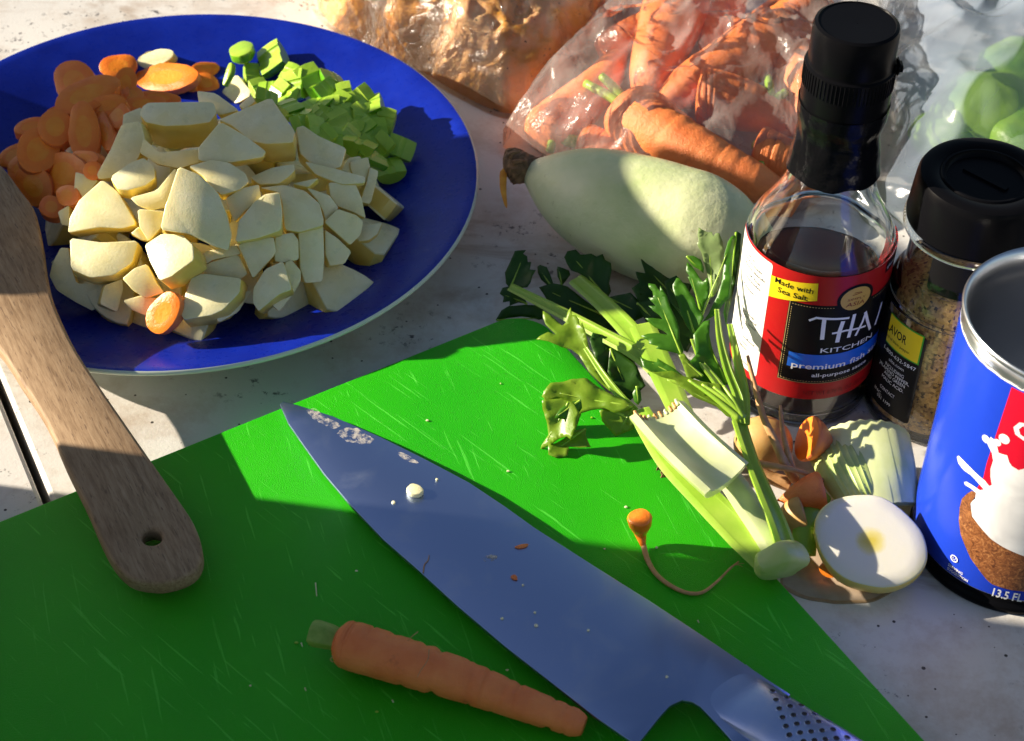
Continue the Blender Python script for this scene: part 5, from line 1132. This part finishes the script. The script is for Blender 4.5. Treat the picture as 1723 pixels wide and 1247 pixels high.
# carrot bag
f2 = [at(x, y, 0) for x, y in [(846,247),(905,282),(1000,318),(1120,345),(1260,345),(1400,330),(1490,300),(1530,220),(1500,60),(1460,-120),(1300,-220),(1120,-180),(1045,-40),(985,70),(915,160)]]
bag('carrot_bag', f2, 4.7, M['film_haze'], 'clear plastic bag of unpeeled carrots behind the squash', .8, seed=4, prof=3.6)
CBG = 'carrots in the plastic bag'
def bag_carrot(pts, prof, label, seed, stem=None):
    t_ = thing('carrot', at(pts[0][0], pts[0][1], 0), label, 'carrot', CBG)
    v, f = carrot([at(*p) for p in pts], prof, '', '', seed=seed, N=80, seg=26, dip=.3, groove=.05); mesh('root', v, f, M['carrot'], t_, sharp=70)
    if stem:
        for q in stem:
            v, f = tube([at(*p) for p in q], .28, .2, 12, 8); mesh('stem', v, f, M['stalk'], t_)
FT = [(a, b * 1.3) for a, b in [(0, .3), (.02, .75), (.08, .98), (.2, 1), (.5, .85), (.8, .6), (1, .25)]]
def sc_(k): return [(a, b * k) for a, b in FT]
bag_carrot([(1058,185,2.2),(1090,215,2.2),(1160,258,2.0),(1250,300,1.6),(1330,330,1.2)], sc_(1.25), 'big carrot with a rounded bright shoulder in the bag next to the squash', 1, [[(1062,190,2.3),(1030,165,2.6),(985,140,2.6)], [(1060,185,2.3),(1035,150,2.8),(1012,128,3.0)]])
bag_carrot([(1375,15,3.2),(1330,45,3.2),(1260,90,3.0),(1170,140,2.6),(1110,175,2.2)], sc_(1.35), 'long carrot lying diagonally across the top of the carrot bag', 2)
bag_carrot([(1150,-40,2.6),(1130,30,2.6),(1105,100,2.4),(1080,180,2.0)], sc_(1.35), 'thick carrot pointing toward the rounded carrot shoulder in the bag', 3)
bag_carrot([(1170,165,2.4),(1215,168,2.4),(1290,190,2.0),(1360,220,1.6)], sc_(1.1), 'carrot with its blunt end showing under the diagonal carrot', 4, [[(1270,165,2.6),(1295,160,2.9),(1292,130,3.0)], [(1285,165,2.6),(1305,165,2.8),(1322,155,2.9)]])
bag_carrot([(1215,-30,2.2),(1210,30,2.0),(1190,90,1.6)], sc_(1.05), 'short carrot tucked behind the thick carrot in the bag', 5)
bag_carrot([(975,240,1.0),(1010,250,1.0),(1080,275,.9),(1150,300,.8)], sc_(.75), 'small carrot low in the corner of the bag beside the blossom end', 6, [[(980,240,1.0),(940,228,1.2),(910,205,1.2)], [(975,242,1.0),(935,235,1.1),(925,255,.8)]])
bag_carrot([(1010,95,1.5),(1060,60,2.2),(1120,25,2.8),(1160,-10,3.0)], sc_(.7), 'thin bright curved carrot near the open edge of the bag', 7)
bag_carrot([(905,235,.9),(960,190,1.2),(1010,140,1.5),(1050,80,1.8)], sc_(1.0), 'pale carrot along the folded edge of the bag', 8)
bag_carrot([(1270,255,1.6),(1310,265,1.6),(1380,285,1.4)], sc_(.95), 'carrot beside the bottle in the bag with green stem stubs', 9, [[(1275,250,1.7),(1290,262,1.9),(1270,285,1.7)], [(1270,245,1.7),(1300,250,2.0),(1305,262,1.9)]])
bag_carrot([(1330,90,2.6),(1350,150,2.4),(1370,230,2.0)], sc_(1.0), 'carrot standing on end behind the bottle neck in the bag', 10)
# clear bag with green vegetables behind the bottle and jar
f3 = [at(x, y, 0) for x, y in [(1475,345),(1560,400),(1700,420),(1850,400),(1960,300),(1950,50),(1850,-150),(1650,-230),(1520,-160),(1480,0),(1465,180)]]
bag('produce_bag', f3, 4.6, M['film_cool'], 'crinkled cloudy plastic bag with green vegetables behind the black lidded jar', 1.3, seed=9, octs=((0, .22, 1), (1, .5, .25)), N=180, Kk=60)
for i, (x, y, z, rx, ry, rz) in enumerate([(1660,190,1.7,2.6,2.4,1.8),(1740,240,1.5,2.4,2.2,1.7),(1590,230,1.1,1.6,1.8,1.2),(1720,120,1.4,2.4,2.0,1.5)]):
    lump('green_vegetable', at(x, y, z), rx, ry, rz, M['green_veg'], 'green vegetable seen dimly through the cloudy plastic bag', 'vegetable', 'green vegetables in the cloudy bag', 40 + i, .4, .12)

# ================================================================== added shapes standing on the table to the left, out of the picture, that shade it
def blocker(x, vv_, r, h, mt, label):  # added unseen canister shape that keeps sun off the plate
    y = vv_ - math.tan(-R(8)) * -1 * 0 + math.tan(R(8)) * (-x - 20) ; c_ = (x, y)
    t_ = thing('storage_canister', (*c_, 0), label, 'canister')
    v, f = lathe([(r * .94, 0), (r, .15), (r, h - 2.2), (r * .96, h - 2.0)], c_, 64, True, False); mesh('body', v, f, mt, t_, sharp=40)
    v, f = lathe([(r * 1.02, h - 2.1), (r * 1.03, h - .3), (r * .97, h), (.02, h)], c_, 64, False, False); mesh('lid', v, f, M['cooler_white'], t_, sharp=40)
blocker(-45, 58.6, 3.4, 12.8, M['carton'], 'short grey storage canister standing left of the plate')
blocker(-45, 65.6, 5.2, 21.4, M['cooler_blue'], 'tall blue storage canister standing left of the plate')
cy = 48.1 + math.tan(R(8)) * 25
cw = thing('cooler_box', (-60, cy - 20, 0), 'blue picnic cooler with a white lid standing left of the cutting board', 'cooler')
def bevbox(x0, x1, y0, y1, z0, z1, bv, name, mt, par):
    v, f = [], []; box(v, f, x0, x1, y0, y1, z0, z1); bm = bmesh.new(); q = [bm.verts.new(p) for p in v]; [bm.faces.new([q[i] for i in k]) for k in f]
    bmesh.ops.bevel(bm, geom=bm.edges[:], offset=bv, segments=3, affect='EDGES'); bm.verts.index_update()
    mesh(name, [k.co.copy() for k in bm.verts], [tuple(y.index for y in x.verts) for x in bm.faces], mt, par, sharp=40); bm.free()
bevbox(-72, -45, cy - 40, cy, 0, 30, .5, 'body', M['cooler_blue'], cw); bevbox(-72.3, -44.9, cy - 40.2, cy + .05, 30.02, 35, .6, 'lid', M['cooler_white'], cw)  # added unseen box whose edge throws the shade across the board

rc = random.Random(5)
for k in range(26):
    x, y = rc.uniform(420, 1150), rc.uniform(640, 1230)
    p = at(x, y, BT + .02); s_ = rc.uniform(.03, .07)
    poly = [p + Vector((s_ * math.cos(a * 1.2566 + k) * rc.uniform(.6, 1.3), s_ * math.sin(a * 1.2566 + k) * rc.uniform(.5, 1), .03)) for a in range(5)]
    v, f, mi = slab(poly, Vector((0, 0, 1)), .05, bev=.01, rough=0)
    tag(mesh('vegetable_crumb', v, f, M['flesh'] if k % 3 else M['celery'], sharp=40), 'tiny vegetable crumb scattered on the green board', 'crumb', 'crumbs on the board')
